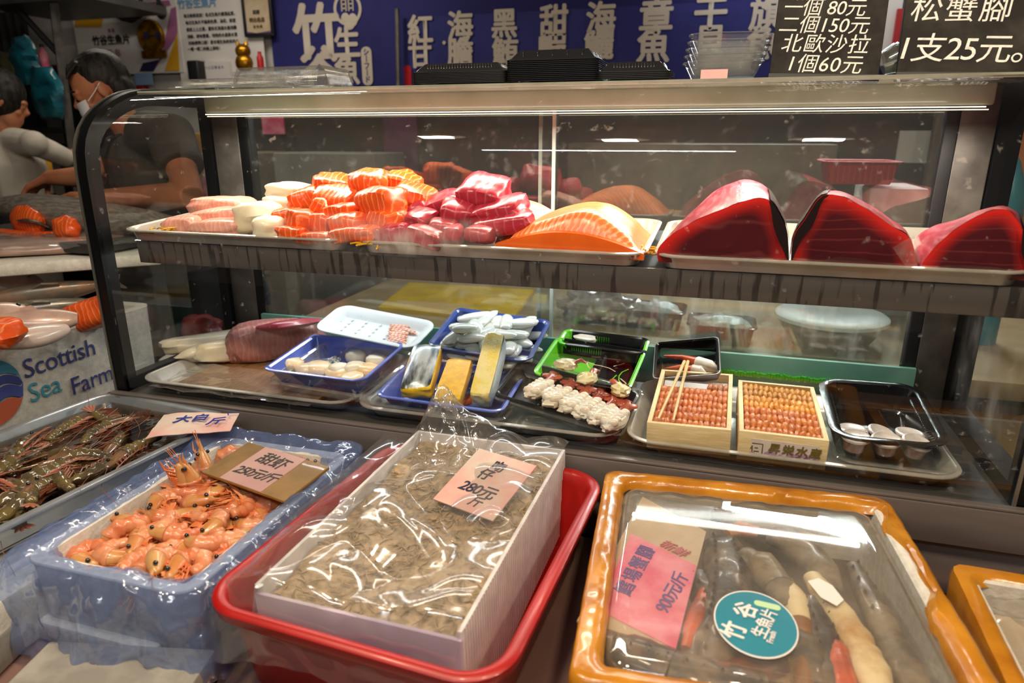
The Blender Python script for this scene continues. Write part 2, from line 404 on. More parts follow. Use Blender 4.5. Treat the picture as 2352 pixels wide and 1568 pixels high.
TUNATOP = mat('tuna_sheen', '#a83444', .28, .1, '#c46a78', 60, 4, .45, .65, bump=.35, bscale=90, stretch=(1, .25, 1), coat=.5, sss=.15)
FISHSKIN = mat('dark_fish_skin', '#3a332c', .3, .3, '#6c655c', 60, 4, coat=.4)
SQUID = mat('squid', '#e6e6dc', .22, 0, '#d3dcd4', 12, 3, sss=.15, coat=.5, sssr=(.02, .022, .02))
SCALLOP = mat('scallop', '#eccd9f', .3, 0, '#f2e0c2', 14, 4, sss=.35, coat=.4, bump=.2, bscale=30)
SCALLOPW = mat('pale_scallop', '#e9e2d0', .4, 0, '#d9cdb0', 16, 4, sss=.3, coat=.2)
ROE = mat('yellow_roe', '#f0c31c', .35, 0, '#e3b010', 60, 3, sss=.3, bump=.25, bscale=300, coat=.2)
ROEP = mat('pale_roe', '#edd46a', .4, 0, '#f1e3a6', 30, 4, sss=.3, bump=.2, bscale=200)
HERRING = mat('herring_skin', '#c7d3d8', .28, .35, '#34434f', 26, 4, .46, .60, stretch=(1, .25, 1), coat=.3, bump=.2, bscale=120)
CLAMW = mat('white_clam', '#efe6da', .32, 0, '#dfd0be', 24, 3, sss=.3, coat=.4, bump=.25, bscale=60)
CLAMR = mat('red_clam', '#b3593f', .3, 0, '#93402e', 20, 4, sss=.2, coat=.4)
EBI = striped('shrimp_slice', '#f0b7a0', '#e2683a', 30, .5, 1., .3, dark='#f6d8c8', amount=.7)
UNI = mat('sea_urchin', '#b96430', .42, 0, '#cf7c38', 30, 3, sss=.25, coat=.15, bump=.3, bscale=180)
UNIY = mat('sea_urchin_yellow', '#c98228', .42, 0, '#d89636', 30, 3, sss=.25, coat=.15, bump=.3, bscale=180)
PRAWN = mat('cooked_shrimp', '#cc6c40', .3, 0, '#dc9c74', 26, 4, .35, .65, sss=.10, coat=.35, bump=.12, bscale=70)
PRAWNH = mat('shrimp_head', '#c99a60', .3, 0, '#c47c44', 28, 4, sss=.2, coat=.4)
PRAWNL = mat('shrimp_leg', '#d46a38', .4, 0, '#dc8c54', 40)
GREYS = mat('raw_shrimp', '#6f6038', .16, 0, '#4a4030', 26, 4, .35, .65, sss=.2, coat=.7, bump=.15, bscale=60)
GREYH = mat('raw_shrimp_head', '#5c4a38', .16, 0, '#7d5a40', 24, 4, sss=.15, coat=.7)
GREYL = mat('raw_shrimp_leg', '#7d5a44', .35, 0, '#9a5a44', 30)
EYEM = mat('eye', '#060506', .1, coat=1)
SILVER = mat('silver_fish', '#9c9790', .3, .35, '#7d7568', 30, 4, coat=.4, stretch=(1, 4, 4))
TANFISH = mat('tan_fish', '#a88568', .35, .2, '#7d7468', 18, 4, coat=.4)
PALEFISH = mat('pale_fish', '#c4a697', .3, .1, '#b08d80', 14, 4, coat=.5, sss=.15)
CRABW = mat('crab_meat', '#ead9ae', .4, 0, '#b98a44', 16, 5, .45, .7, sss=.25, bump=.5, bscale=45)
CRABR = mat('crab_red', '#d1552a', .35, 0, '#8f3a24', 16, 4, coat=.3, bump=.5, bscale=45)
CRABD = mat('crab_dark', '#2a2320', .4, 0, '#7a6650', 22, 5, .42, .66, coat=.3, bump=.5, bscale=45)
CRABG = mat('crab_grey', '#8a7c66', .4, 0, '#4a4238', 18, 5, .42, .62, coat=.3, bump=.5, bscale=45)
WBAIT = mat('whitebait', '#b89f7e', .4, 0, '#94805f', 60, 4, bump=.4, bscale=140)
TEALS = mat('teal_sticker', '#0d7d92', .35, 0, '#107088', 4)
TAPE = mat('orange_tape', '#cf8c24', .25, 0, '#a9660c', 10, 5, .35, .65, coat=.5, bump=.5, bscale=30)
TEALBAG = mat('teal_bag', '#0a5f70', .35, 0, '#073f4c', 12, 4, coat=.3, bump=.8, bscale=22)
GARN = mat('yellow_garnish', '#e0a81c', .4, 0, '#c98a12', 40, 3)
ICE = mat('crushed_ice', '#c9d2d2', .15, 0, '#aab6b8', 60, 3, sss=.2, bump=.5, bscale=120)
YBOARD = mat('yellow_board', '#d9b410', .55, 0, '#c9a40c', 10)
TABLE = mat('beige_table', '#a8916a', .5, 0, '#94805c', 7, 4)
DARKBG = mat('dark_cloth', '#241f1e', .8, 0, '#181515', 5)
WATER = clear('water', (.62, .52, .42, 1), .05, .03, bump=.12, bscale=16)
GLASS = clear('case_glass', (.96, .98, .97, 1), .055, .012, 0, (.8, .78, .74, 1), dirt=.22, dscale=46, dlo=.645, dhi=.73, ddetail=6)
GLASSE = clear('end_glass', (.90, .92, .91, 1), .05, .02, 0, fmax=.28)
GLASSB = clear('sliding_glass', (.86, .88, .86, 1), .075, .02, .02, (.75, .73, .7, 1), dirt=.14, dscale=30, dlo=.60, dhi=.8, ddetail=6)
GLASSW = clear('wet_glass', (.90, .92, .90, 1), .06, .05, .05, (.7, .7, .66, 1), dirt=.32, dscale=26, dstretch=(1, 1, .18), dlo=.5, dhi=.72, ddetail=5)
m, nt, N, L = newmat('fog'); N.remove(N['Principled BSDF']); FOGM = m
at = N.new('ShaderNodeAttribute'); at.attribute_name = 'core'; tr = N.new('ShaderNodeBsdfTransparent'); df = N.new('ShaderNodeBsdfDiffuse'); df.inputs[0].default_value = (.85, .8, .76, 1)
f_, _ = noise_fac(nt, coords(nt, (1, 1, .5)), 30, 4, .25, .6); mu = N.new('ShaderNodeMath'); mu.operation = 'MULTIPLY'; L.new(at.outputs['Fac'], mu.inputs[0]); L.new(f_, mu.inputs[1])
mx = N.new('ShaderNodeMixShader'); L.new(mu.outputs[0], mx.inputs[0]); L.new(tr.outputs[0], mx.inputs[1]); L.new(df.outputs[0], mx.inputs[2]); L.new(mx.outputs[0], N['Material Output'].inputs[0])
GEDGE = mat('glass_edge', '#b9c4c0', .2, coat=.5)
FILM = clear('clear_film', (.96, .96, .96, 1), .12, .13, .10, (.92, .88, .83, 1), bump=.10, bscale=10, fmax=.8)
FILMB = clear('blue_film', (.74, .82, .97, 1), .10, .13, .27, (.34, .46, .88, 1), bump=.8, bscale=16, fmax=.7)
LID = clear('hazy_sheet', (.93, .91, .88, 1), .07, .028, .12, (.75, .68, .6, 1), dirt=.14, dscale=9, dlo=.4, dhi=.75, fmax=.6)
CPLAST = clear('clear_plastic', (.95, .95, .95, 1), .15, .06, .09, (.9, .88, .84, 1), fmax=.8)
CPLASTR = clear('clear_ribbed', (.88, .88, .86, 1), .14, .08, .08, (.9, .87, .82, 1), fmax=.85)
# ------------------------------------------------------------------ the setting
g = G(); g.box(9, 9, .1, T(-.8, 1.2, -.05)); struct('floor', g, mat('floor_grey', '#4a4542', .4, 0, '#3a3634', 5))
g = G(); g.box(9, .1, 3.2, T(-.8, 3.68, 1.6)); struct('wall_back', g, WALLM)
g = G(); g.box(.1, 5, 3.2, T(-5.0, 1.2, 1.6)); struct('wall_left', g, mat('wall_dark', '#4b463f', .7, 0, '#3a352f', 4))

# lamps (the bulbs of the lights set at the top)
BULB = glow('bulb_glow', (1, .82, .58, 1), 26); TUBEG = glow('tube_glow', (.93, .97, 1, 1), 13); TUBEW = glow('warm_tube_glow', (1, .9, .74, 1), 9)
SHADE = mat('lamp_shade', '#8c8a86', .4, .6)
for i, q in enumerate(PEND):
    t = thing('pendant_lamp', 'warm pendant lamp over the customers, ' + ('first', 'second', 'third', 'fourth')[i] + ' from the left', 'lamp', T(q), 'pendant lamps over the counter')
    g = G(); g.lathe([(.02, .10), (.03, .09), (.10, .0), (.098, 0), (.028, .085), (.018, .095)], 24, None, False, False); ls = part('lamp_shade', g, SHADE, t)
    g = G(); g.blob(.055, .055, .03, T(0, 0, .0)); part('bulb', g, BULB, ls)
    g = G(); g.tube([(0, 0, .09), (0, 0, .6)], .004, 6); part('cord', g, BLACKM, t)
for nm, q, m, lb in (('fluorescent_lamp', (-.55, -.55, 2.55), TUBEG, 'white tube lamp above the customers'), ('fluorescent_lamp', (.36, 3.28, 2.22), TUBEG, 'white tube lamp near the purple banner'), ('fluorescent_lamp', (-2.3, 2.75, 2.65), TUBEW, 'warm tube lamp above the man')):
    t = thing(nm, lb, 'lamp', T(q))
    g = G(); g.box(1.28, .06, .03, T(0, 0, .035), .006); part('housing', g, SHADE, t)
    g = G(); g.tube([(-.6, 0, 0), (.6, 0, 0)], .014, 12); part('tube', g, m, t)
    for hx_ in (-.5, .5): g = G(); g.tube([(hx_, 0, .05), (hx_, 0, .45)], .004, 6); part('hanger', g, BLACKM, t)

# ------------------------------------------------------------------ the display case
XL, XR = -1.385, .56
case = thing('display_case', 'long refrigerated glass display case with curved front and black end frames', 'display case', T(-.41, 1.43, .72))
PRF = [(1.224, .897), (1.222, 1.05), (1.221, 1.2), (1.221, 1.34), (1.222, 1.42), (1.226, 1.463), (1.234, 1.490), (1.247, 1.513), (1.266, 1.535), (1.290, 1.554), (1.317, 1.570), (1.345, 1.583), (1.375, 1.593), (1.41, 1.600), (1.45, 1.603), (1.50, 1.604), (1.58, 1.604), (1.66, 1.604)]
def offprof(d):
    out = []
    for i, (y, z) in enumerate(PRF):
        a, b = PRF[max(i - 1, 0)], PRF[min(i + 1, len(PRF) - 1)]
        t = V((b[0] - a[0], b[1] - a[1])).normalized(); out.append((y + t.y * d, z - t.x * d))
    return out
g = G(); g.grid(1, len(PRF) - 1, lambda u, v: (XL + .012 + u * (XR - XL - .024), *offprof(.002)[round(v * (len(PRF) - 1))]))
part('curved_front_glass', g, GLASS, case, 'clear curved glass with specks and light reflections', True, 180)
for xa, xb, nm in ((XL, XL + .030, 'end_frame'), (XR - .042, XR, 'end_frame')):
    g = G(); A = offprof(-.004); B = offprof(.034)
    R = [[V((xa, *A[i])), V((xb, *A[i])), V((xb, *B[i])), V((xa, *B[i]))] for i in range(len(A))]
    g.loft(R); g.box(xb - xa, .04, .71, T((xa + xb) / 2, 1.645, 1.25)); g.box(xb - xa, .43, .03, T((xa + xb) / 2, 1.44, .912))
    ef = part(nm, g, BLACK, case, 'glossy black curved end frame', True)
    g = G(); R = [[V((xa - .002, *offprof(-.0065)[i])), V((xa + .004, *offprof(-.0065)[i])), V((xa + .004, *A[i])), V((xa - .002, *A[i]))] for i in range(len(A))]
    g.loft(R); part('edge_trim', g, mat('trim_grey', '#7d7a74', .25, .7), ef)
    xm = (xa + xb) / 2; B2 = offprof(.02)
    g = G(); n = len(B2); g.add([(xm, y, z) for y, z in B2] + [(xm, 1.64, .9)], [tuple(range(n + 1))])
    part('end_glass', g, GLASSE, case, None, True)
g = G(); g.box(XR - XL - .06, .28, .004, T((XL + XR) / 2, 1.535, 1.598)); part('roof_panel', g, mat('roof_steel', '#989c8c', .3, .0, '#868a78', 12, 3, coat=.5), case, None, True)
g = G(); g.box(1.80, .06, .042, T(-.415, 1.60, 1.576), .004); part('lamp_housing', g, mat('housing_steel', '#989a86', .3, .0, '#888a74', 6, coat=.5), case, None, True)
g = G(); g.box(1.78, .003, .0018, T(-.415, 1.567, 1.5465)); part('reflection_strip', g, glow('strip_glow', (1, .80, .52, 1), 2.5), case, 'thin glowing strip in place of a warm lamp reflection', True)  # glows in place of the lamp reflection along the housing edge
g = G(); g.tube([(-1.31, 1.5665, 1.5515), (.47, 1.5665, 1.5515)], .0011, 8); part('lamp_tube', g, glow('case_tube', (1, .88, .70, 1), 3), case, None, True)
for x0, x1, m, nm in ((-1.352, -1.27, GREYP, 'back_post'), (-1.27, -1.235, BLACK, 'back_post'), (.45, .516, GREYP, 'back_post'), (.425, .45, BLACKM, 'back_post')):
    g = G(); g.box(x1 - x0, .03, .70, T((x0 + x1) / 2, 1.65, 1.25), .002); part(nm, g, m, case, None, True)
for x0, x1, y in ((-1.24, -.385, 1.636), (-.425, .44, 1.648)):
    g = G(); g.box(x1 - x0, .005, .56, T((x0 + x1) / 2, y, 1.275)); o = part('sliding_glass_door', g, GLASSB, case, None, True)
    g = G(); xe = x1 - .002 if x0 < -1 else x0 + .002; g.box(.008, .008, .56, T(xe, y - .001, 1.275)); part('door_edge', g, GEDGE, o, 'milky bright glass edge')
g = G(); g.box(.86, .002, .21, T(.01, 1.6425, 1.11)); part('condensation', g, GLASSW, case, 'wet fogged lower glass', True)
# shelf
sh = T(0, 1.262, 1.262) @ Rx(rad(3.6)) @ T(0, -1.262, -1.262)
g = G(); g.box(1.80, .37, .006, sh @ T(-.395, 1.45, 1.259)); shf = part('shelf', g, STEELDK, case, None, True)
g = G(); g.box(1.80, .006, .052, sh @ T(-.395, 1.266, 1.2385), .002); part('shelf_lip', g, LIP, shf, 'grey shelf edge streaked with dark drips')
for x in (-1.28, .49): g = G(); g.box(.012, .36, .03, sh @ T(x, 1.45, 1.243)); part('shelf_bracket', g, STEELDK, shf)
g = G(); g.tube([(-1.22, 1.575, 1.217), (-.30, 1.575, 1.217)], .005, 8); part('lower_lamp_tube', g, glow('lower_tube', (.95, .98, 1, 1), 10), case, None, True)
g = G(); g.tube([(-.18, 1.575, 1.217), (.38, 1.575, 1.217)], .005, 8); part('lower_lamp_tube', g, glow('lower_tube_warm', (1, .97, .92, 1), 10), case, None, True)
for (u0, v0, u1, v1, lb_) in ((690, 500, 1160, 578, 'fogged patch on the inside of the front glass'), (2120, 800, 2290, 1120, 'misted area low on the right end glass')):
    g = G(); g.a = []
    if u0 < 1000: A_, B_ = P(u0, v1, y=1.233), P(u1, v0, y=1.233)
    for j in range(25):
        for i in range(49):
            a_, b_ = i / 48, j / 24
            if u0 < 1000: g.v.append(V((A_.x + (B_.x - A_.x) * a_, 1.2325, A_.z + (B_.z - A_.z) * b_)))
            else: g.v.append(V((XR - .046, 1.26 + .34 * a_, .93 + .26 * b_)))
            e_ = max(0, 1 - abs(2 * a_ - 1) ** 2.2) * max(0, 1 - abs(2 * b_ - 1) ** 2.); g.a.append((.62 if u0 < 1000 else .30) * e_ * (.55 + .9 * nz((a_ * 5, b_ * 3, 0), 1, u0)))
    for j in range(24):
        for i in range(48): k_ = j * 49 + i; g.f.append((k_, k_ + 1, k_ + 50, k_ + 49)); g.m.append(0)
    part('fog_patch', g, FOGM, case, lb_, True, 180)
# deck and base
g = G(); g.box(XR - XL - .02, .44, .012, T((XL + XR) / 2, 1.44, .889)); part('deck', g, STEELDK, case, None, True)
g = G(); g.box(1.70, .012, .09, T(-.40, 1.628, .958)); part('back_band', g, TEALB, case, 'pale teal ledge along the back', True)
g = G()
for i in range(60): 
    x = .02 + i * .0066; g.box(.006, .006, .008 + .006 * rnd.random(), T(x, 1.619, .955 + .003 * rnd.random()) @ Ry(rnd.uniform(-.4, .4)))
for i in range(8): g.box(.006, .006, .012, T(-1.19 + i * .008, 1.6, .98) @ Ry(rnd.uniform(-.5, .5)))
part('green_trim', g, GREENL, case, 'ragged bright green strip', True)
g = G(); g.box(XR - XL + .0, .03, .075, T((XL + XR) / 2, 1.212, .858), .003); g.box(XR - XL, .018, .006, T((XL + XR) / 2, 1.208, .8985), .002); part('front_rail', g, RAIL, case, 'dull steel front rail', True)
g = G(); g.box(XR - XL - .01, .02, .10, T((XL + XR) / 2, 1.222, .763), .003); part('kick_panel', g, RAIL, case, None, True)
g = G(); g.box(XR - XL - .05, .40, .17, T((XL + XR) / 2, 1.44, .80)); part('base', g, BLACKM, case, None, True)

# counters
g = G(); g.box(2.78, .95, .05, T(-.17, .725, .695), .006); g.box(2.6, .03, .68, T(-.17, .32, .335)); g.box(2.6, .80, .03, T(-.17, .7, .2)); g.box(.04, .8, .68, T(-1.45, .7, .335)); g.box(.04, .8, .68, T(1.1, .7, .335))
solo('front_counter', g, COUNTER, 'steel counter in front of the display case carrying the boxes', 'counter')
g = G(); g.box(1.95, .44, .05, T(-.41, 1.45, .685)); g.box(1.9, .4, .64, T(-.41, 1.45, .34)); solo('case_plinth', g, RAIL, 'plinth under the glass display case', 'plinth')
# ------------------------------------------------------------------ back of the stall
def up_at(u, v, y, tilt=0.): return T(P(u, v, y=y)) @ Rx(pi / 2) @ Rz(tilt)
def pxbox(u0, v0, u1, v1, y, d):
    a, b = P(u0, v0, y=y), P(u1, v1, y=y)
    a2, b2 = P(u0, v1, y=y), P(u1, v0, y=y)
    x0, x1 = (a.x + a2.x) / 2, (b.x + b2.x) / 2; z1, z0 = (a.z + b2.z) / 2, (b.z + a2.z) / 2
    return T((x0 + x1) / 2, y + d / 2, (z0 + z1) / 2), x1 - x0, d, z1 - z0
def tsz(px, u, v, y): return px / ppm(P(u, v, y=y))
def chars(name, parent, m, y, items, bold=.03, shear=0.):
    g = G()
    for s, u, v, px in items: g.text(s, tsz(px, u, v, y) * 1.04, up_at(u, v, y), bold, shear)
    return part(name, g, m, parent, None, True, 180)

g = G(); M, sx, sy, sz = pxbox(628, -60, 2352, 330, 3.60, .012); g.box(sx + .8, sy, sz + .3, T(.4, 0, -.1)); 
ban = thing('shop_banner', 'large purple shop banner with white brush lettering and round emblem', 'banner', M)
part('cloth', g, BANNER, ban)
chars('lettering', ban, CREAM, 3.594, [('竹', 727, 82, 118), ('谷', 735, 168, 104), ('生', 797, 103, 66), ('魚', 797, 166, 62)], .035)
g = G(); px = tsz(1, 798, 20, 3.59)
A = up_at(798, 20, 3.594)
g.loft([[V((r * px * cos(a * pi / 20), r * px * sin(a * pi / 20), 0)) for a in range(40)] for r in (29, 36)], False, False, True, A)
for x in (-9, 9):
    for dx in (-5.5, 5.5): g.box(3.2 * px, 26 * px, .001, A @ T((x + dx) * px, 8 * px, .0))
    for dy in (19, 10, 1): g.box(11 * px, 3 * px, .001, A @ T(x * px, (dy) * px, 0))
g.blob(11 * px, 12 * px, .002, A @ T(-7 * px, -20 * px, 0)); g.blob(12 * px, 14 * px, .002, A @ T(12 * px, -24 * px, 0)); g.blob(13 * px, 9 * px, .002, A @ T(2 * px, -36 * px, 0))
part('emblem', g, CREAM, ban, 'round emblem of fish and seafood', True)
g = G(); A = up_at(843, 152, 3.594); g.prof(13.5 * px, 42 * px, 12 * px, [(0, 0), (0, .001)], 5, M=A); pill = part('pill_label', g, CREAM, ban, None, True)
g = G()
for k, ch in enumerate('シーフード'):
    g.text(ch if ch != 'ー' else '丨' , 16 * px, A @ T(0, (30 - 15 * k) * px, .002), .02)
part('pill_lettering', g, BANNER, pill, None, False, 180)
M, sx, sy, sz = pxbox(926, 20, 1800, 330, 3.54, .01)
menu = thing('menu_banner', 'dark blue menu banner listing seafood in white brush characters', 'banner', M)
g = G(); g.box(sx, sy, sz); part('cloth', g, BANNER2, menu)
chars('lettering', menu, CREAM, 3.533, [('紅', 965, 73, 62), ('甘', 965, 130, 58), ('海', 1057, 64, 62), ('膽', 1057, 125, 62), ('黑', 1158, 58, 62), ('鮪', 1160, 122, 62), ('甜', 1272, 52, 66), ('蝦', 1268, 112, 66), ('海', 1380, 46, 68), ('鱺', 1375, 106, 68), ('章', 1507, 44, 76), ('魚', 1500, 110, 74), ('干', 1632, 36, 74), ('貝', 1630, 98, 68), ('旗', 1760, 37, 72), ('魚', 1752, 105, 72), ('‧', 1020, 100, 40)], .032)
g = G(); px = tsz(1, 937, 175, 3.53); g.prof(9 * px, 24 * px, 8 * px, [(0, 0), (0, .002)], 5, M=up_at(937, 176, 3.533)); part('red_seal', g, REDB, menu, 'red rounded seal mark', True)
g = G(); g.tube([P(912, 20, y=3.5), P(916, 260, y=3.5)], .012, 8); solo('banner_pole', g, GREYP, 'grey pole between the purple shop banner and the menu banner', 'pole')

def poster(name, label, cat, u0, v0, u1, v1, y, m, d=.006, fr=None):
    M, sx, sy, sz = pxbox(u0, v0, u1, v1, y, d); t = thing(name, label, cat, M); g = G(); g.box(sx, sy, sz); part('sheet', g, m, t)
    if fr:
        g = G(); w = .018
        for x, z, a, b in ((0, sz / 2, sx + w, w), (0, -sz / 2, sx + w, w), (-sx / 2, 0, w, sz), (sx / 2, 0, w, sz)): g.box(a, sy + .014, b, T(x, 0, z), .003)
        part('frame', g, fr, t)
    return t
def flat(t, nm, m, y, pts):
    g = G(); p3 = [P(u, v, y=y) for u, v in pts]; g.loft([[p + V((0, .001, 0)) for p in p3], p3], True, True); part(nm, g, m, t, None, True)
PURP = mat('purple_print', '#6d4a86', .6); YEL = mat('yellow_print', '#d9a01e', .6); MAUVE = mat('mauve_print', '#a3648e', .6); NAVYPR = mat('navy_print', '#2b2750', .6)
t = poster('award_poster', 'pale award poster with purple and yellow triangles and a gold medal', 'poster', 172, -20, 412, 170, 3.58, PAPERW)
flat(t, 'yellow_corner', YEL, 3.576, [(172, 62), (232, 62), (240, 30), (172, 25)]); flat(t, 'mauve_band', MAUVE, 3.576, [(215, 22), (388, 0), (392, 12), (215, 45)])
flat(t, 'mauve_triangle', MAUVE, 3.575, [(392, 20), (404, 15), (408, 80), (352, 164), (374, 120)]); flat(t, 'yellow_triangle', YEL, 3.574, [(407, 75), (412, 162), (378, 162)]); flat(t, 'navy_triangle', NAVYPR, 3.574, [(328, 145), (366, 137), (352, 164), (320, 164)])
chars('lettering', t, INK, 3.573, [('竹谷生魚片', 255, 93, 21)], .02)
chars('small_lettering', t, MAUVE, 3.573, [('票 選', 255, 70, 8), ('元 包', 262, 122, 16)], .015)
g = G(); px = tsz(1, 350, 90, 3.55); A = up_at(348, 84, 3.565)
g.lathe([(1 * px, .012), (30 * px, .012), (33 * px, .016), (36 * px, .012), (37 * px, 0)], 40, A, True, False); g.prof(34 * px, 8 * px, 2 * px, [(0, 0), (0, .014)], 3, M=A @ T(3 * px, -38 * px, 0)); md = part('medal', g, GOLD, t, 'round gold medal with a ribbon', True)
g = G(); g.text('第一名', tsz(17, 349, 82, 3.545), up_at(349, 82, 3.545), .02); part('medal_lettering', g, NAVYPR, md)
t = poster('text_poster', 'white poster with blue heading and rows of black text', 'poster', 404, -20, 604, 195, 3.585, PAPERW)
chars('heading', t, mat('blue_print', '#6fa0cc', .6), 3.58, [('竹谷生魚片', 452, 8, 21)], .03)
chars('lettering', t, INK, 3.58, [('每日新鮮直送！各式生魚片嚴選品質，', 482, 34, 8.3), ('每日生魚片不論是色澤、油花、鮮度', 483, 50, 8.3), ('都是上上之選，還有北海道水產海膽', 485, 66, 8.3), ('頂級、鮮味豐富，特殊的水產與水質', 487, 82, 8.3), ('的級標準口感！是市場生魚刺身的主', 490, 97, 8.3), ('一嚐一嚐二的極上美味！', 470, 112, 8.3)], .012)
t = poster('framed_certificate', 'black framed certificate with purple foot hanging by the banner', 'certificate', 560, -30, 622, 80, 3.56, BEIGEP, .01, BLACKM)
flat(t, 'purple_foot', PURP, 3.556, [(563, 78), (622, 76), (622, 70), (590, 76), (563, 72)]); chars('lettering', t, INK, 3.555, [('認證', 588, 28, 9)], .01)
chars('gold_lettering', t, GOLD, 3.555, [('特比名店', 590, 46, 10), ('★★★', 592, 61, 9)], .02)
t = poster('calendar', 'white calendar hung below the text poster', 'calendar', 458, 142, 528, 200, 3.56, PAPERW, .02)
g = G(); g.text('一 二 三 四 五 六', tsz(7, 490, 155, 3.55), up_at(492, 155, 3.558)); part('lettering', g, INKB, t, None, True)
M, sx, sy, sz = pxbox(430, 138, 456, 200, 3.50, .08); g = G(); g.box(sx, sy, sz, None, .01); solo('dark_speaker', g, BLACKM, 'dark box speaker beside the white calendar', 'speaker', M)
# gold lucky cat
p = P(563, 165, y=3.40); t = thing('cat_figurine', 'small shiny gold cat figurine on the back ledge', 'figurine', T(p))
g = G(); g.blob(.05, .04, .05, T(0, 0, .045)); g.blob(.042, .038, .038, T(0, 0, .105)); part('body', g, GOLD, t)
for s in (-1, 1): g = G(); g.lathe([(.014, 0), (.002, .026)], 8, T(s * .026, 0, .135)); part('ear', g, GOLD, t)
p = P(600, 162, y=3.40); g = G(); g.lathe([(.016, 0), (.018, .01), (.018, .07), (.01, .085), (.01, .10), (.002, .101)], 14); solo('red_bottle', g, REDB, 'small red bottle right of the gold cat', 'bottle', T(p))
g = G(); M, sx, sy, sz = pxbox(308, 196, 328, 210, 3.58, .05); g.box(sx, sy, sz, None, .004); solo('red_carton', g, REDP, 'small red carton behind the man’s ear', 'carton', M)
M, sx, sy, sz = pxbox(310, 168, 350, 195, 3.57, .004); g = G(); g.box(sx, sy, sz); solo('blue_note', g, mat('pale_blue_note', '#86a4cc', .6), 'pale blue note on the wall beside the man', 'note', M)
# ledge that carries calendar, cat, bottles
g = G(); a, b = P(538, 166, y=3.4), P(622, 166, y=3.4); g.box(b.x - a.x, .26, .02, T((a.x + b.x) / 2, 3.50, a.z - .01)); solo('wall_ledge', g, WALLM, 'small ledge under the gold cat and red bottle', 'shelf')
for nm_ in ('cat_figurine', 'red_bottle'): bpy.data.objects[nm_].location.z = a.z
# hanging black caps on the poster
p = P(285, 15, y=3.5); g = G(); g.blob(.09, .06, .08, None, amp=.3, seed=3); g.blob(.1, .05, .03, T(.05, -.03, -.05)); solo('baseball_cap', g, NAVYC, 'black cap hanging on the award poster', 'cap', T(p))
p = P(345, 18, y=3.5); t = thing('headphones', 'dark headphones hanging over the gold medal', 'headphones', T(p)); g = G(); g.tube([(.07 * cos(a / 8 * pi), 0, .09 * sin(a / 8 * pi)) for a in range(9)], .012, 8); part('band', g, BLACKM, t)
for s in (-1, 1): g = G(); g.blob(.03, .03, .045, T(s * .07, 0, -.02)); part('ear_cup', g, SHADE if s < 0 else BLACKM, t)

# shelf rack at the left
t = thing('metal_rack', 'dark metal rack with diagonal brace at the far left', 'rack', T(P(150, 400, y=2.9)))
for a, b, r in (((118, -30), (182, 470), .022), ((40, 20), (142, 132), .016)):
    g = G(); g.tube([P(*a, y=2.9), P(*b, y=2.9)], r, 6); part('post' if r > .02 else 'brace', g, GREYP if r > .02 else BLACKM, t, None, True)
g = G(); a, b = P(-40, 18, y=2.9), P(225, 10, y=2.9); g.box(b.x - a.x, .5, .04, T((a.x + b.x) / 2, 3.1, a.z + .02)); part('top_board', g, STEELDK, t, None, True)
g = G(); a, b = P(-40, 300, y=3.1), P(180, 300, y=3.1); g.box(b.x - a.x + .2, .45, .03, T((a.x + b.x) / 2, 3.3, a.z)); part('lower_board', g, DARKBG, t, None, True)
def bag(u, v, w, h, y, label, seed, m=TEALBAG):
    p = P(u, v, y=y); s = 1 / ppm(p); g = G(); R = []
    for k in range(9):
        f = k / 8; ww = w * s / 2 * (.25 + .75 * sin(pi * min(1, .12 + f * .72))); 
        R.append([V((ww * cos(a / 7 * pi) * (1 + .45 * nz((a, k, 0), .7, seed)), .4 * ww * sin(a / 7 * pi) * (1 + .9 * nz((a, k, 3), .8, seed)), h * s * (.5 - f) + .02 * nz((a, k, 1), .4, seed))) for a in range(14)])
    g.loft(R); solo('plastic_bag', g, m, label, 'bag', T(p))
bag(58, 140, 80, 100, 2.84, 'upper teal plastic bag hanging on the rack', 1); bag(108, 215, 90, 110, 2.82, 'lower teal plastic bag hanging below the other', 5)
bag(25, 185, 60, 120, 3.0, 'olive sheet of wrapping hanging beside the teal bags', 9, mat('olive_wrap', '#5b5a34', .6, 0, '#3f3e28', 8))
for u, v, w, h, y, m, lb in ((108, 140, 18, 66, 2.95, MAGP, 'slim pink bottle on the rack'), (82, 380, 26, 60, 2.75, WCLOTH, 'cream bottle behind the white sleeve'), (112, 372, 22, 66, 2.8, YEL, 'yellow bottle behind the white sleeve'), (60, 365, 24, 60, 2.85, SHADE, 'grey bottle behind the white sleeve')):
    p = P(u, v + h / 2, y=y); s = 1 / ppm(p); t = thing('bottle', lb, 'bottle', T(p), 'bottles at the back left')
    g = G(); g.lathe([(w * s * .45, 0), (w * s * .5, .01), (w * s * .5, h * s * .7), (w * s * .22, h * s * .85), (w * s * .2, h * s * .9)], 16); part('body', g, m, t)
    g = G(); g.lathe([(w * s * .24, h * s * .9), (w * s * .24, h * s), (.002, h * s)], 12); part('cap', g, BLACKM, t)
M, sx, sy, sz = pxbox(150, 240, 215, 330, 3.36, .15); t = thing('card_terminal', 'dark machine with a small green light behind the man', 'machine', M)
g = G(); g.box(sx, sy, sz, None, .01); part('housing', g, BLACKM, t); g = G(); p = P(192, 278, y=3.355); g.blob(.010, .006, .010, T(p)); part('indicator', g, glow('green_led', (.02, 1, .08, 1), 5), t, 'green indicator light', True)
g = G(); zt = M.translation.z - sz / 2; g.box(.3, .3, zt, T(M.translation.x, 3.46, zt / 2)); solo('machine_stand', g, DARKBG, 'dark stand below the machine with the green light', 'stand')
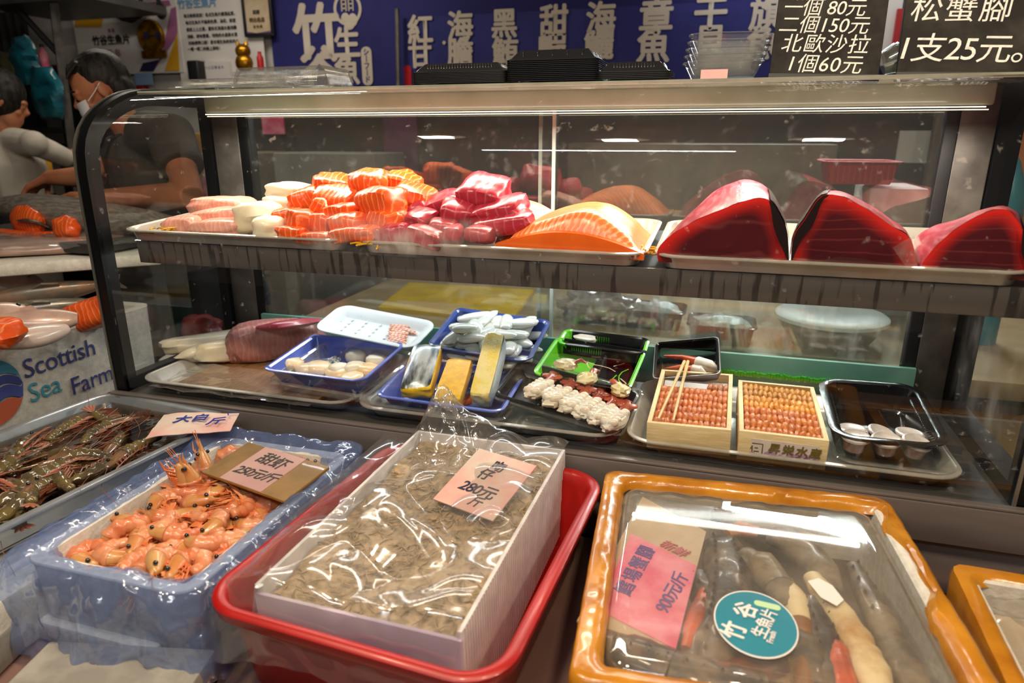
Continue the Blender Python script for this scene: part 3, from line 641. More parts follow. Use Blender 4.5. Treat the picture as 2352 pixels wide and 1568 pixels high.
# dark clutter behind the people
for u0, v0, u1, v1, y, lb, m in ((-30, 30, 110, 300, 3.5, 'dark cloth hung on the left wall behind the bags', DARKBG), (120, 150, 215, 420, 3.55, 'dark green cloth behind the rack post', mat('dark_green', '#23261f', .8, 0, '#1b1d1a', 6))):
    a, b = P(u0, v0, y=y), P(u1, v1, y=y); g = G(); g.grid(30, 12, lambda s, q: (a.x + (b.x - a.x) * s, y + .03 * sin(s * 30) + .01 * nz((s * 9, q * 3, 0)), b.z + (a.z - b.z) * q)); g2 = g
    solo('hanging_cloth', g, m, lb, 'cloth')
# back worktop and what stands on it, seen through the case
WT = .90
g = G(); g.box(2.6, 1.1, .05, T(-.05, 2.46, WT - .025), .005); g.box(2.5, 1.0, .85, T(-.05, 2.48, .43)); solo('back_worktop', g, TABLE, 'beige worktop behind the display case', 'worktop')
g = G(); p = [P(u, v, z=WT + .012) for u, v in ((868, 705), (940, 648), (1225, 665), (1175, 735))]
g.loft([[q - V((0, 0, .012)) for q in p], p], True, True); solo('cutting_board', g, YBOARD, 'bright yellow cutting board on the worktop behind the glass', 'cutting board')
def bgbox(nm, lb, cat, u0, v0, u1, v1, y, d, m, b=.008, zb=None):
    M, sx, sy, sz = pxbox(u0, v0, u1, v1, y, d)
    if zb is not None: zt = M.translation.z + sz / 2; sz = zt - zb; M = T(M.translation.x, M.translation.y, (zt + zb) / 2)
    g = G(); g.box(sx, sy, sz, None, b); return solo(nm, g, m, lb, cat, M)
bgbox('refrigerator', 'grey steel cabinet along the wall behind the glass', 'refrigerator', 1300, 330, 1905, 640, 3.02, .4, mat('fridge_steel', '#6e655a', .45, .4, '#5c5349', 6), zb=0)
bgbox('foam_box', 'grey foam box behind the glass, left of the orange pile', 'box', 640, 352, 868, 640, 2.68, .3, mat('grey_foam', '#98948f', .7, 0, '#8a8681', 9), zb=0)
bgbox('purple_curtain', 'dark purple cloth behind the glass', 'cloth', 885, 240, 962, 560, 3.40, .03, mat('plum_cloth', '#5b2348', .8, 0, '#2a2038', 7))
bgbox('pink_note', 'pink note pinned up behind the glass at the left', 'note', 602, 268, 652, 308, 3.42, .01, MAGP, 0)
bgbox('added_dark_panel', 'added dark brown mottled backsplash under the banners', 'panel', 560, 236, 2380, 640, 3.43, .06, mat('backing', '#3a3129', .5, 0, '#1f1a18', 5, 5, .4, .65), 0, zb=0)  # added panel that keeps the view through the back glass dark
bgbox('side_cabinet', 'grey beige cabinet behind the man seen through the glass', 'cabinet', 395, 352, 575, 640, 2.75, .45, mat('cabinet_beige', '#8a7c6c', .6, 0, '#75685a', 6), .006, zb=0)
bgbox('storage_box', 'white carton under the red basket behind the glass', 'box', 1985, 432, 2118, 640, 2.55, .3, mat('white_carton', '#aaa59c', .7, 0, '#98938a', 8), zb=WT)
bgbox('wall_paper_sheet', 'white sheet with a small red seal on the wall behind the glass', 'paper', 2062, 300, 2142, 374, 3.42, .01, PAPERW, 0)
bgbox('kraft_carton', 'kraft paper carton behind the man seen through the glass', 'carton', 430, 305, 488, 352, 2.78, .15, CARDB)
bgbox('purple_carton', 'dark violet carton beside the kraft carton', 'carton', 490, 290, 535, 352, 2.80, .15, NAVYPR)
bgbox('yellow_carton', 'yellow carton seen through the lower left glass', 'carton', 400, 640, 560, 705, 2.50, .2, YBOARD, zb=0)
g = G(); M, sx, sy, sz = pxbox(395, 255, 640, 345, 3.3, .01)
bgbox('grey_partition', 'brown grey partition behind the right end of the case', 'partition', 2120, 250, 2300, 640, 3.2, .05, mat('partition_brown', '#6b5d50', .6, 0, '#5b4e44', 5), zb=0)
bgbox('orange_sign', 'orange board at the far right edge behind the case', 'sign', 2325, 250, 2420, 400, 2.9, .03, mat('orange_board', '#b5672a', .6), 0, zb=0)
p = P(2305, 500, y=2.3); g = G(); g.lathe([(.045, WT - p.z), (.045, 0), (.04, .08), (.012, .16), (.004, .17)], 18); solo('teal_bottle', g, TEALS, 'teal bottle behind the right end of the glass', 'bottle', T(p))
# red basket on the carton
M, sx, sy, sz = pxbox(1890, 372, 2078, 425, 2.5, .25); t = thing('red_basket', 'red plastic basket behind the glass at the right', 'basket', M)
g = G(); g.tray(sx, .25, sz, .012, .02, .02, .003, M=T(0, 0, sz / 2)); 
for k in range(12): g.box(.004, .004, sz * .7, T(-sx / 2 + .03 + k * (sx - .06) / 11, -.118, 0))
part('body', g, REDB, t)
# round white tub with lid, ice tubs, bag
p = P(1925, 770, z=WT); t = thing('round_tub', 'round white tub with a pale lid on the worktop behind the wet glass', 'tub', T(.345, 2.14, WT))
g = G(); g.lathe([(.10, 0), (.135, .05), (.15, .075), (.15, .078)], 40); part('body', g, BEIGEP, t)
g = G(); g.lathe([(.152, .078), (.157, .08), (.157, .09), (.15, .096), (.10, .100), (.06, .094), (.001, .092)], 40); part('lid', g, WHITEP, t)
for u, v, lb in ((1500, 735, 'dark tub of crushed ice behind the green tray'), (1655, 770, 'dark tub of crushed ice left of the round white tub')):
    p = P(u, v, z=WT + .03); t = thing('ice_tub', lb, 'tub', T(p.x, p.y + .05, WT + .062)); g = G(); g.tray(.20, .16, .06, .006, .012, .02); part('body', g, BPLAST2, t)
    g = G(); g.blob(.085, .066, .035, T(0, 0, -.018), 20, 10, .35, u, 4); part('ice', g, ICE, t, None, kind='stuff')
p = P(1370, 725, z=WT + .03); g = G(); g.blob(.14, .09, .05, T(0, 0, .05), 24, 14, .5, 4, 3); solo('frosted_bag', g, mat('frosted_bag', '#8f8788', .25, 0, '#6c6264', 14, 4, coat=.5), 'frosted plastic bag on the worktop behind the green tray', 'bag', T(p.x, p.y + .05, WT))
bag(500, 430, 90, 100, 2.70, 'white and pink plastic bag behind the glass at the left', 12, mat('pinkwhite_bag', '#b9b0ac', .4, 0, '#b06a80', 5, coat=.3)); bag(538, 430, 40, 100, 2.69, 'yellow plastic bag behind the glass at the left', 15, YEL)
# ------------------------------------------------------------------ people
def bas(f, up=V((0, 0, 1))):
    f = f.normalized(); l = up.cross(f).normalized(); u = f.cross(l); return f, l, u
def MB(c, f, l, u): return MX(((f.x, l.x, u.x, c.x), (f.y, l.y, u.y, c.y), (f.z, l.z, u.z, c.z), (0, 0, 0, 1)))
def head_shapes(g, c, f, s=1.):
    f, l, u = bas(f); M = MB(c, f, l, u) @ MX.Scale(s, 4)
    g.blob(.098, .076, .105, M @ T(-.005, 0, .025), 24, 16)
    g.blob(.062, .055, .07, M @ T(.04, 0, -.06), 18, 12)                       # jaw
    g.blob(.05, .055, .06, M @ T(.045, 0, -.01), 18, 12)
    g.blob(.02, .055, .014, M @ T(.082, 0, .022), 12, 8)                         # brow
    g.tube([M @ V((.088, 0, .012)), M @ V((.108, 0, -.02)), M @ V((.098, 0, -.034))], [.009, .014, .008], 10)   # nose
    for k in (-1, 1):
        g.blob(.016, .02, .018, M @ T(.068, k * .036, -.03), 10, 8)             # cheeks
        g.blob(.011, .014, .010, M @ T(.084, k * .031, .002), 10, 8)            # lids over the lowered eyes
        g.blob(.022, .007, .032, M @ T(-.008, k * .080, -.005) @ Rz(k * .35), 12, 8)   # ears
    g.blob(.012, .022, .008, M @ T(.092, 0, -.062), 10, 6); g.blob(.012, .018, .008, M @ T(.09, 0, -.074), 10, 6)  # lips
    return M
def hand_shapes(g, wrist, knuckle, palm_dir, side, curl=1.):
    """palm, four unequal bent fingers and a thumb"""
    d = (knuckle - wrist); L = d.length; d.normalize(); n = palm_dir.normalized(); n = (n - d * n.dot(d)).normalized(); a = d.cross(n) * side
    for k in range(4): g.tube([wrist + a * (.010 - k * .007), wrist + d * L * .5 + a * (.022 - k * .014), knuckle + a * (.032 - k * .021)], [.017, .015, .012], 8)
    for k, ln in enumerate((.072, .082, .076, .058)):
        b = knuckle + a * (.032 - k * .021); dd = (d + a * (.10 - .07 * k)).normalized(); q = [b]
        for j, fr in enumerate((.45, .32, .23)):
            ang = curl * (.35 + .40 * j + .05 * k); v = dd * cos(ang) + n * sin(ang); q.append(q[-1] + v * ln * fr)
        g.tube(q, [.0105, .0095, .0085, .0065], 8)
    b = wrist + d * L * .25 + a * .024; g.tube([b, b + (a * .7 + d * .7).normalized() * .035, b + (a * .5 + d * .8 + n * .35).normalized() * .068, b + (a * .35 + d * .8 + n * .6).normalized() * .088], [.014, .012, .0105, .008], 8)

def man():
    Hc = P(236, 208, y=1.96); f = V((-.70, -.60, -.40)); t = thing('person', 'man in a dark grey tee, dark apron and white face mask leaning over a salmon', 'person', T(Hc.x + .08, 2.02, 0))
    ch = P(335, 345, y=2.05); wa = P(372, 500, y=2.09); pe = V((wa.x + .01, 2.10, 1.0))
    sl, sr = P(392, 312, y=1.92), P(262, 318, y=2.16)
    el, er = P(438, 450, y=1.80), P(232, 405, y=2.10); wl, wr = P(246, 452, y=1.82), P(112, 408, y=2.04)
    kl, kr = P(182, 448, y=1.83), P(76, 430, y=2.02)
    nk = Hc + V((.06, .03, -.125))
    g = G(); HM = head_shapes(g, Hc, f, .90)
    g.tube([Hc + V((.02, .01, -.05)), nk, (sl + sr) / 2 + V((0, 0, .01))], [.052, .054, .075], 14)
    g.tube([(sl + sr) / 2 + V((0, 0, -.02)), ch, wa, pe], [.12, .15, .145, .15], 18, None, .85)
    for s_, e_, w_, k_, sd in ((sl, el, wl, kl, 1), (sr, er, wr, kr, -1)):
        g.tube([(sl + sr) / 2 + (s_ - (sl + sr) / 2) * .5, s_, s_ + (e_ - s_) * .3, e_], [.065, .062, .052, .040], 14)
        g.tube([e_, e_ + (w_ - e_) * .3, w_, w_ + (k_ - w_) * .2], [.040, .042, .027, .024], 14)
        hand_shapes(g, w_, k_, V((-.15, -.1, -1)), sd, .8)
    for sx in (-1, 1): g.tube([pe + V((sx * .09, 0, 0)), pe + V((sx * .10, .02, -.45)), pe + V((sx * .10, .04, -.92))], [.085, .06, .045], 12); g.blob(.12, .05, .035, T(pe.x + sx * .1 - .04, pe.y, .035))
    part('body', remesh(g, .0052, 4), SKIN, t, None, True); t.children[0].data.materials.append(SKIN)
    # hair: cap over the crown, thin at the front
    g = G(); g.blob(.098, .081, .098, HM @ T(-.022, 0, .044), 28, 18, .05, 3, 4); g.blob(.05, .082, .075, HM @ T(-.062, 0, -.015), 20, 12, .08, 5, 4)
    for k in range(11): g.tube([HM @ V((.02, (k - 5) * .013, .128 - abs(k - 5) * .004)), HM @ V((.066, (k - 5) * .014, .108 - abs(k - 5) * .005)), HM @ V((.086, (k - 5) * .0145 + .004, .080 - abs(k - 5) * .003))], [.008, .007, .003], 6)
    me = remesh(g, .005, 2); me.materials.append(HAIR); part('hair', me, HAIR, t, None, True)
    g = G(); g.grid(14, 8, lambda a, b: HM @ V((.052 + .062 * cos((a - .5) * 2.6) - .012 * abs(b - .5), .078 * sin((a - .5) * 2.6), -.012 - b * .085 + .004 * sin(b * 18)))); fm = part('face_mask', g, MASK, t, 'white face mask', True)
    g = G()
    for k in (-1, 1): g.tube([HM @ V((.058, k * .074, -.02)), HM @ V((.02, k * .082, .0)), HM @ V((-.012, k * .088, .02))], .0016, 5)
    part('mask_loop', g, MASK, fm)
    for k in (-1, 1): g = G(); g.tube([HM @ V((.098, k * .018, .026)), HM @ V((.094, k * .036, .031)), HM @ V((.082, k * .054, .026))], [.003, .005, .002], 6); part('eyebrow', g, HAIR, t, None, True)
    for k in (-1, 1): g = G(); g.blob(.004, .012, .0035, HM @ T(.0945, k * .031, -.003), 10, 6); part('eye', g, EYEM, t, None, True)
    g = G(); g.tube([(sl + sr) / 2 + V((-.0, 0, .02)), ch, wa, pe + V((0, 0, -.03))], [.125, .168, .165, .17], 20, None, .86)
    for s_, e_ in ((sl, el), (sr, er)):
        q = (sl + sr) / 2 + (s_ - (sl + sr) / 2) * .35; g.tube([q, s_ + V((0, 0, .0)), s_ + (e_ - s_) * .55], [.09, .078, .072], 16)
    me = remesh(g, .008, 3); me.materials.append(SHIRT); part('shirt', me, SHIRT, t, None, True)
    g = G(); f2 = V((-.62, -.78, 0)); l2 = V((.78, -.62, 0))
    def ap(a, b):
        c = (sl + sr) / 2 * (1 - b) + pe * b + V((0, 0, -.10 - .42 * b)); an = (a - .5) * (1.5 + .9 * b)
        return c + (f2 * cos(an) * .212 + l2 * sin(an) * .205)
    g.grid(16, 16, ap)
    for a in (.12, .88): g.tube([ap(a, 0), ap(a, 0) * .5 + nk * .5 + V((0, 0, .03)), nk + V((.04, .03, .02))], .011, 6, None, .3)
    part('apron', g, APRON, t, None, True)
    g = G()
    for sx in (-1, 1): g.tube([pe + V((sx * .085, 0, .02)), pe + V((sx * .10, .02, -.45)), pe + V((sx * .10, .04, -.90))], [.115, .085, .07], 14)
    part('trousers', g, NAVYC, t, None, True)
man()

def worker():
    Y = 2.55; Hc = P(2, 232, y=Y); f = V((.55, .75, -.35)); t = thing('person', 'person at the left edge in a white shirt with black apron straps, seen from behind', 'person', T(Hc.x, Y, 0))
    sr = P(78, 330, y=Y - .02); sl = P(-70, 318, y=Y + .06); ch = P(15, 380, y=Y); pe = V((ch.x, Y + .02, 1.0)); mid = (sr + sl) / 2
    er = P(150, 362, y=Y + .12); wr = P(205, 356, y=Y + .30); kr = P(230, 362, y=Y + .38); el = P(-60, 420, y=Y + .2); wl = P(-10, 440, y=Y + .35); kl = P(20, 445, y=Y + .42)
    g = G(); HM = head_shapes(g, Hc, f)
    g.tube([Hc + V((0, 0, -.05)), Hc + V((-.02, -.02, -.13)), mid], [.05, .052, .08], 14); g.tube([mid, ch, pe], [.11, .14, .145], 18)
    for s_, e_, w_, k_, sd in ((sl, el, wl, kl, 1), (sr, er, wr, kr, -1)):
        g.tube([mid * .5 + s_ * .5, s_, e_], [.05, .046, .034], 12); g.tube([e_, e_ * .65 + w_ * .35, w_], [.038, .038, .026], 12); hand_shapes(g, w_, k_, V((0, .1, -1)), sd)
    for sx in (-1, 1): g.tube([pe + V((sx * .09, 0, 0)), pe + V((sx * .10, 0, -.92))], [.085, .045], 12); g.blob(.05, .12, .035, T(pe.x + sx * .1, pe.y + .04, .035))
    me = remesh(g, .006, 4); me.materials.append(SKIN); part('body', me, SKIN, t, None, True)
    g = G(); g.blob(.112, .092, .12, HM @ T(-.018, 0, .03), 24, 16, .06, 8, 4); g.blob(.055, .085, .09, HM @ T(-.062, 0, -.04), 20, 12, .08, 9, 4); me = remesh(g, .006, 2); me.materials.append(HAIR); part('hair', me, HAIR, t, None, True)
    g = G(); g.tube([mid + V((0, 0, .03)), ch, pe + V((0, 0, -.05))], [.12, .165, .17], 20, None, .9)
    for s_, e_ in ((sl, el), (sr, er)): g.blob(.060, .060, .060, T(s_)); g.tube([mid * .6 + s_ * .4, s_, e_ * .5 + s_ * .5, e_], [.070, .058, .052, .046], 14); g.blob(.046, .046, .046, T(e_))
    me = remesh(g, .008, 2); me.materials.append(WCLOTH); part('shirt', me, WCLOTH, t, None, True)
    g = G()
    g.tube([ch + V((.10, -.155, .22)), ch + V((.115, -.165, .0)), ch + V((.12, -.172, -.2))], .013, 6, None, .3); g.tube([ch + V((-.16, -.13, .10)), ch + V((-.02, -.168, .09)), ch + V((.112, -.160, .07))], .011, 6, None, .3)
    part('apron_strap', g, BLACKM, t, None, True)
    g = G(); g.tube([pe + V((0, 0, .22)), pe + V((0, 0, .0)), pe + V((0, 0, -.25))], [.178, .18, .185], 20, None, .92); part('waist_apron', g, NAVYC, t, None, True)
    g = G()
    for sx in (-1, 1): g.tube([pe + V((sx * .085, 0, .0)), pe + V((sx * .10, .0, -.90))], [.115, .07], 14)
    part('trousers', g, NAVYC, t, None, True)
worker()

# ------------------------------------------------------------------ fish stand at the left
g = G(); g.box(1.5, 1.0, .05, T(-2.33, 1.17, .735)); g.box(1.4, .9, .70, T(-2.33, 1.17, .355)); solo('fish_stand', g, STEELDK, 'dark stand at the left carrying the printed foam box', 'stand')
fx = -1.67
box = thing('printed_foam_box', 'white foam fish box with navy and teal lettering and a round wave emblem', 'foam box', T(fx - .2, 1.20, .775))
BW, BL, BH = .62, .95, .22; yb0 = .70
g = G(); g.tray(BW, BL, BH, .0, .006, .03, .028, .004, T(fx - BW / 2, yb0 + BL / 2, .775 + BH)); part('body', g, FOAM, box, None, True)
FM = MX(((0, 0, 1, fx + .0015), (1, 0, 0, 0), (0, 1, 0, 0), (0, 0, 0, 1)))     # text plane facing +x, reading along +y
def fpos(u, v): p = P(u, v, x=fx); return FM @ T(p.y, p.z, 0)
g = G(); g.text('Scottish', .071, fpos(140, 822), .004, 0, .96); g.text('Farm', .071, fpos(212, 872) , .004, 0, .96); part('lettering', g, mat('navy_print2', '#3a3f78', .6), box, None, True)
g = G(); g.text('Sea', .071, fpos(103, 893), .004, 0, .96); part('teal_lettering', g, mat('teal_print', '#3f8aa0', .6), box, None, True)
EM = fpos(-24, 905)
def disc_part(nm, m, ylo, yhi, r=.085):
    g = G(); n = 24; top = []; bot = []
    for i in range(n + 1):
        x = -r + 2 * r * i / n; lim = math.sqrt(max(0, r * r - x * x)); wv = .018 * sin(x * 40)
        a = max(-lim, min(lim, ylo + wv)); b = max(-lim, min(lim, yhi + wv)); bot.append((x, a, .0005)); top.append((x, b, .0005))
    g.loft([[V(p) for p in bot], [V(p) for p in top]], False, False, False, EM); part(nm, g, m, box, None, True)
disc_part('emblem_teal', mat('emblem_teal', '#3c7f95', .6), .022, .10); disc_part('emblem_navy', mat('emblem_navy', '#3c4482', .6), -.004, .018); disc_part('emblem_wave', mat('emblem_navy_low', '#434c8e', .6), -.040, -.008); disc_part('emblem_orange', mat('emblem_orange', '#bb5a3c', .6), -.10, -.044)

def fishmesh(L, h, w, bend=0., n=18, tail=True, roll=0.):
    R = []
    for k in range(n):
        f = k / (n - 1); s = (sin(pi * min(1, f * .93 + .07)) ** .6) * (1 - .35 * f) if f < .93 else .17
        s = max(s, .05); x = (f - .5) * L
        R.append([V((x, w / 2 * s * cos(2 * pi * j / 18) + bend * (f - .5) ** 2, h / 2 * s * (sin(2 * pi * j / 18)))) for j in range(18)])
    g = G(); g.loft(R); return g
def fish(name, label, M, L, h, w, m, bend=0., finm=None, cat='fish', group=None):
    t = thing(name, label, cat, M, group); part('body', fishmesh(L, h, w, bend), m, t)
    by = bend * .25
    g = G(); g.loft([[V((L * .46, by - .002, -.01)), V((L * .60, by - .002, -h * .45)), V((L * .56, by - .002, 0)), V((L * .60, by - .002, h * .45)), V((L * .46, by - .002, .01))], [V((L * .46, by + .002, -.01)), V((L * .60, by + .002, -h * .45)), V((L * .56, by + .002, 0)), V((L * .60, by + .002, h * .45)), V((L * .46, by + .002, .01))]]); part('tail_fin', g, finm or m, t)
    g = G(); g.loft([[V((x, y, z)) for x, z in ((-.1 * L, h * .4), (0, h * .62), (.12 * L, h * .5), (.12 * L, h * .35))] for y in (-.003, .003)]); part('back_fin', g, finm or m, t)
    g = G()
    for s in (-1, 1): g.blob(.006, .003, .006, T(-L * .42, s * w * .27, h * .10))
    part('eye', g, EYEM, t); return t
def fishpx(label, a, b, h, w, m, bend=0., tilt=.9):
    A, B = P(*a[:2], y=a[2]), P(*b[:2], y=b[2]); X = B - A; L = X.length; X.normalize(); Zw = V((0, 0, 1)); Y = Zw.cross(X).normalized(); Z = X.cross(Y); c = (A + B) / 2
    fish('whole_fish', label, MX(((X.x, Y.x, Z.x, c.x), (X.y, Y.y, Z.y, c.y), (X.z, Y.z, Z.z, c.z), (0, 0, 0, 1))) @ Rx(tilt), L / 1.1, h, w, m, bend)
fishpx('long tan fish lying along the back of the printed foam box', (-60, 700, 1.36), (270, 648, 1.60), .10, .075, TANFISH)
fishpx('silver grey fish under the long tan fish in the printed box', (-70, 735, 1.30), (240, 690, 1.52), .09, .07, SILVER)
fishpx('pale pink fish with dark gill line at the front of the printed box', (190, 735, 1.34), (-60, 742, 1.18), .085, .06, PALEFISH, .03)
fishpx('white bellied fish nearest the rim of the printed box', (160, 758, 1.28), (-60, 800, 1.05), .07, .055, mat('white_belly', '#cdbcb2', .3, 0, '#b7a49a', 10, coat=.5), .03)
fishpx('pink fish at the left edge of the printed box', (70, 712, 1.30), (-160, 760, 1.10), .10, .07, PALEFISH)
fishpx('mauve fish lying crosswise under the foam lid', (100, 655, 1.56), (-120, 600, 1.62), .09, .07, mat('mauve_fish', '#9a7470', .35, .1, '#7a5a58', 9, coat=.5))
g = G(); g.chunk(.13, .10, .08, None, 6, .5, 4, .1); solo('salmon_piece', g, SALMON, 'orange salmon piece with white lines beside the black case frame', 'fish', T(P(214, 718, y=1.44)) @ Rz(.4) @ Ry(-.3))
g = G(); g.chunk(.09, .09, .06, None, 6, .5, 9, .1); solo('salmon_piece', g, SALMON, 'orange fish cut at the left edge of the printed box', 'fish', P(-8, 765, y=1.10))
# foam lid with film-wrapped fillets, salmon on top
lid = [P(150, 622, z=1.15), P(222, 575, z=1.15)]
M = T(-1.99, 1.60, 1.142) @ Rz(.78)
g = G(); g.box(.62, .50, .035, None, .01); solo('foam_slab', g, FOAM, 'white foam lid carrying the film-wrapped fillet above the printed box', 'lid', M)
g = G(); g.box(.30, .12, .37, T(0, 0, 0), .005); solo('foam_block', g, FOAM, 'tall foam block holding up the foam lid behind the printed box', 'block', T(-2.24, 1.66, .942))
g = G(); g.chunk(.50, .30, .045, None, 8, .5, 3, .08); fi = solo('wrapped_fillet', g, PALEFISH, 'pale fillet wrapped in wrinkled clear film on the foam lid', 'fillet', T(-2.0, 1.60, 1.182) @ Rz(.78))
g = G()
g.grid(44, 30, lambda a, b: ((a - .5) * .60, (b - .5) * .42, .016 + .018 * (1 - (2 * abs(a - .5)) ** 4) * (1 - (2 * abs(b - .5)) ** 4) + .010 * nz((a * 9, b * 7, 0), 1, 4) + .004 * nz((a * 30, b * 22, 0), 1, 9))); w2 = solo('clear_wrap', g, FILM, 'wrinkled clear film over the pale fillet on the foam lid', 'film', T(-2.0, 1.60, 1.175) @ Rz(.78), smooth=180)
# the salmon being cut
t = thing('whole_salmon', 'large silver salmon with an open orange belly cut below the man’s hands', 'fish', T(-2.06, 1.76, 1.20))
g = G(); q = [P(-60, 482, y=1.74), P(0, 474, y=1.725), P(60, 476, y=1.71), P(120, 488, y=1.70), P(200, 500, y=1.705), P(280, 508, y=1.72), P(350, 512, y=1.74), P(420, 515, y=1.76)]
g.tube(q, [.02, .034, .050, .064, .066, .058, .044, .02], 22, None, .9); part('body', g, SILVER, t, None, True)
g = G(); g.blob(.095, .028, .050, T(P(62, 508, y=1.645)) @ Rz(-.25), 26, 16, .12, 4, 3); part('cut_belly', g, SALMON, t, 'thick orange cut face', True)
g = G(); g.tube([P(2, 532, y=1.615), P(50, 538, y=1.605), P(100, 538, y=1.61), P(126, 534, y=1.63)], [.018, .020, .016, .008], 10, None, .6); part('belly_flap', g, SALMON, t, 'orange lower flap of the belly', True)
g = G(); g.tube([P(38, 506, y=1.607), P(62, 506, y=1.603), P(90, 512, y=1.612), P(112, 522, y=1.632)], [.004, .013, .012, .004], 10, None, .5); part('cavity', g, CRABD, t, 'dark strip painted as the shade inside the cut', True)  # solid dark strip laid over the cut as its shaded hollow
g = G(); g.chunk(.07, .05, .06, None, 6, .55, 6, .12); solo('salmon_piece', g, SALMON, 'small orange salmon piece standing before the silver salmon', 'fish', P(152, 523, y=1.60) + V((0, 0, .0)))
g = G(); g.box(.72, .34, .03, None, .006); solo('cutting_board', g, mat('dark_board', '#2a2826', .5), 'dark board under the silver salmon', 'cutting board', T(-2.08, 1.70, 1.182))
g = G(); g.box(.60, .06, .41, None, .005); solo('board_support', g, DARKBG, 'dark block under the salmon board', 'block', T(-2.10, 1.83, .962))
g = G(); g.chunk(.09, .05, .03, None, 5, .6, 2, .15); solo('yellow_sponge', g, YEL, 'small yellow lump beside the silver salmon seen through the glass', 'sponge', P(285, 515, y=1.75))
# board, cleaver tray seen through the lower left of the case
g = G(); g.box(.36, .30, .02, None, .004); solo('blue_board', g, mat('blue_board', '#28388c', .5), 'blue edged board behind the lower left glass', 'board', T(-1.60, 1.86, .775) @ Rz(.3))
g = G(); g.box(.32, .27, .012, None, .003); solo('white_board', g, PAPERW, 'pale board lying on the blue board behind the lower left glass', 'board', T(-1.60, 1.86, .793) @ Rz(.3))
g = G(); g.chunk(.13, .09, .10, None, 6, .5, 8, .15); solo('red_fish_block', g, mat('dark_red_block', '#6b2024', .4, 0, '#8a3a3a', 9), 'dark red fish block on the pale board behind the lower left glass', 'fish', T(-1.68, 1.86, .850))
# ------------------------------------------------------------------ upper shelf of the case
def uz(y): return 1.276 + (y - 1.245) * math.tan(rad(3.6))
UPT = [(-1.325, -.738, 'left'), (-.722, -.120, 'middle'), (-.108, .492, 'right')]
for x0, x1, nm in UPT:
    M = T((x0 + x1) / 2, 1.245, 1.291) @ Rx(rad(3.6)) @ T(0, .185, 0)
    g = G(); g.tray(x1 - x0, .37, .026, .010, .008, .035, .0015)
    solo('steel_tray', g, STEELTRAY, {'left': 'left steel tray on the upper shelf, under the pale fish and orange salmon cubes', 'middle': 'middle steel tray on the upper shelf, under dark red cubes and a salmon fillet', 'right': 'right steel tray on the upper shelf, under the big tuna blocks'}[nm], 'tray', M, smooth=30)
def meat(name, m, label, u, v, wpx, hpx, y, d, rz=0., ry=0., rx=0., e=.32, amp=.06, bend=0., wedge=0., cat='fish', group=None, taper=0., seed=None):
    p = P(u, v, y=y); k = ppm(p); g = G()
    g.chunk(wpx / k, d, hpx / k, None, 6, e, (u * .13 + v * .07) if seed is None else seed, amp, bend, taper, wedge)
    return solo(name, g, m, label, cat, T(p) @ Rz(rz) @ Ry(ry) @ Rx(rx), group)
SG = 'salmon chunks piled on the left tray'
for a in [
 ('tallest orange chunk at the top left of the salmon pile', 770, 424, 92, 44, 1.45, .085, .35, .15, .25),
 ('orange chunk at the very top centre of the salmon pile', 852, 424, 88, 64, 1.43, .08, -.25, .0, .2),
 ('orange chunk with curled white rings at the top right of the salmon pile', 925, 424, 84, 56, 1.47, .08, .1, .20, .1),
 ('deep orange chunk on the left shoulder of the salmon pile', 702, 460, 74, 52, 1.40, .07, .45, -.3, .1),
 ('orange chunk in the upper middle of the salmon pile under the tallest one', 777, 458, 100, 54, 1.40, .08, -.1, .1, .35),
 ('largest striped salmon chunk at the right front of the pile', 880, 468, 106, 74, 1.345, .085, -.3, .0, .15),
 ('striped chunk behind the largest salmon chunk beside the tuna cubes', 952, 455, 88, 58, 1.41, .08, .15, .25, .2),
 ('small fan shaped salmon piece in the middle of the pile', 742, 478, 46, 46, 1.365, .05, .2, .5, .3),
 ('orange chunk wedged below the upper middle chunk', 792, 494, 84, 52, 1.355, .07, -.15, -.2, .1),
 ('long narrow salmon piece at the left side touching the white fish', 662, 496, 66, 36, 1.345, .06, .5, -.15, .0),
 ('upright salmon chunk at the left front of the pile', 692, 508, 62, 54, 1.315, .06, -.5, .1, .0),
 ('dark orange cube at the centre front of the pile', 742, 512, 52, 46, 1.33, .06, .1, .0, .0),
 ('striped salmon chunk in the front middle of the pile', 802, 516, 90, 54, 1.31, .06, -.2, -.1, .15),
 ('flat salmon piece at the lower left front corner of the pile', 672, 533, 62, 26, 1.275, .05, .1, .08, .0),
 ('thin salmon slice lying along the front of the left tray', 722, 544, 96, 24, 1.270, .04, .05, -.06, .0),
 ('blurred salmon chunk pressed against the front glass', 815, 538, 120, 38, 1.275, .05, -.05, -.1, .0),
 ('salmon chunk at the right end of the pile next to the tuna cubes', 892, 508, 84, 58, 1.325, .07, -.4, .15, .1),
 ('salmon chunk filling the back of the pile under the top ones', 830, 478, 150, 70, 1.46, .10, .0, .0, .0)]:
    meat('salmon_chunk', SALMON, *a, e=.26, amp=.10, bend=.10 if a[1] % 3 else -.06, wedge=.12 if a[1] % 2 else -.08, group=SG)
TG = 'tuna cubes piled on the middle tray'
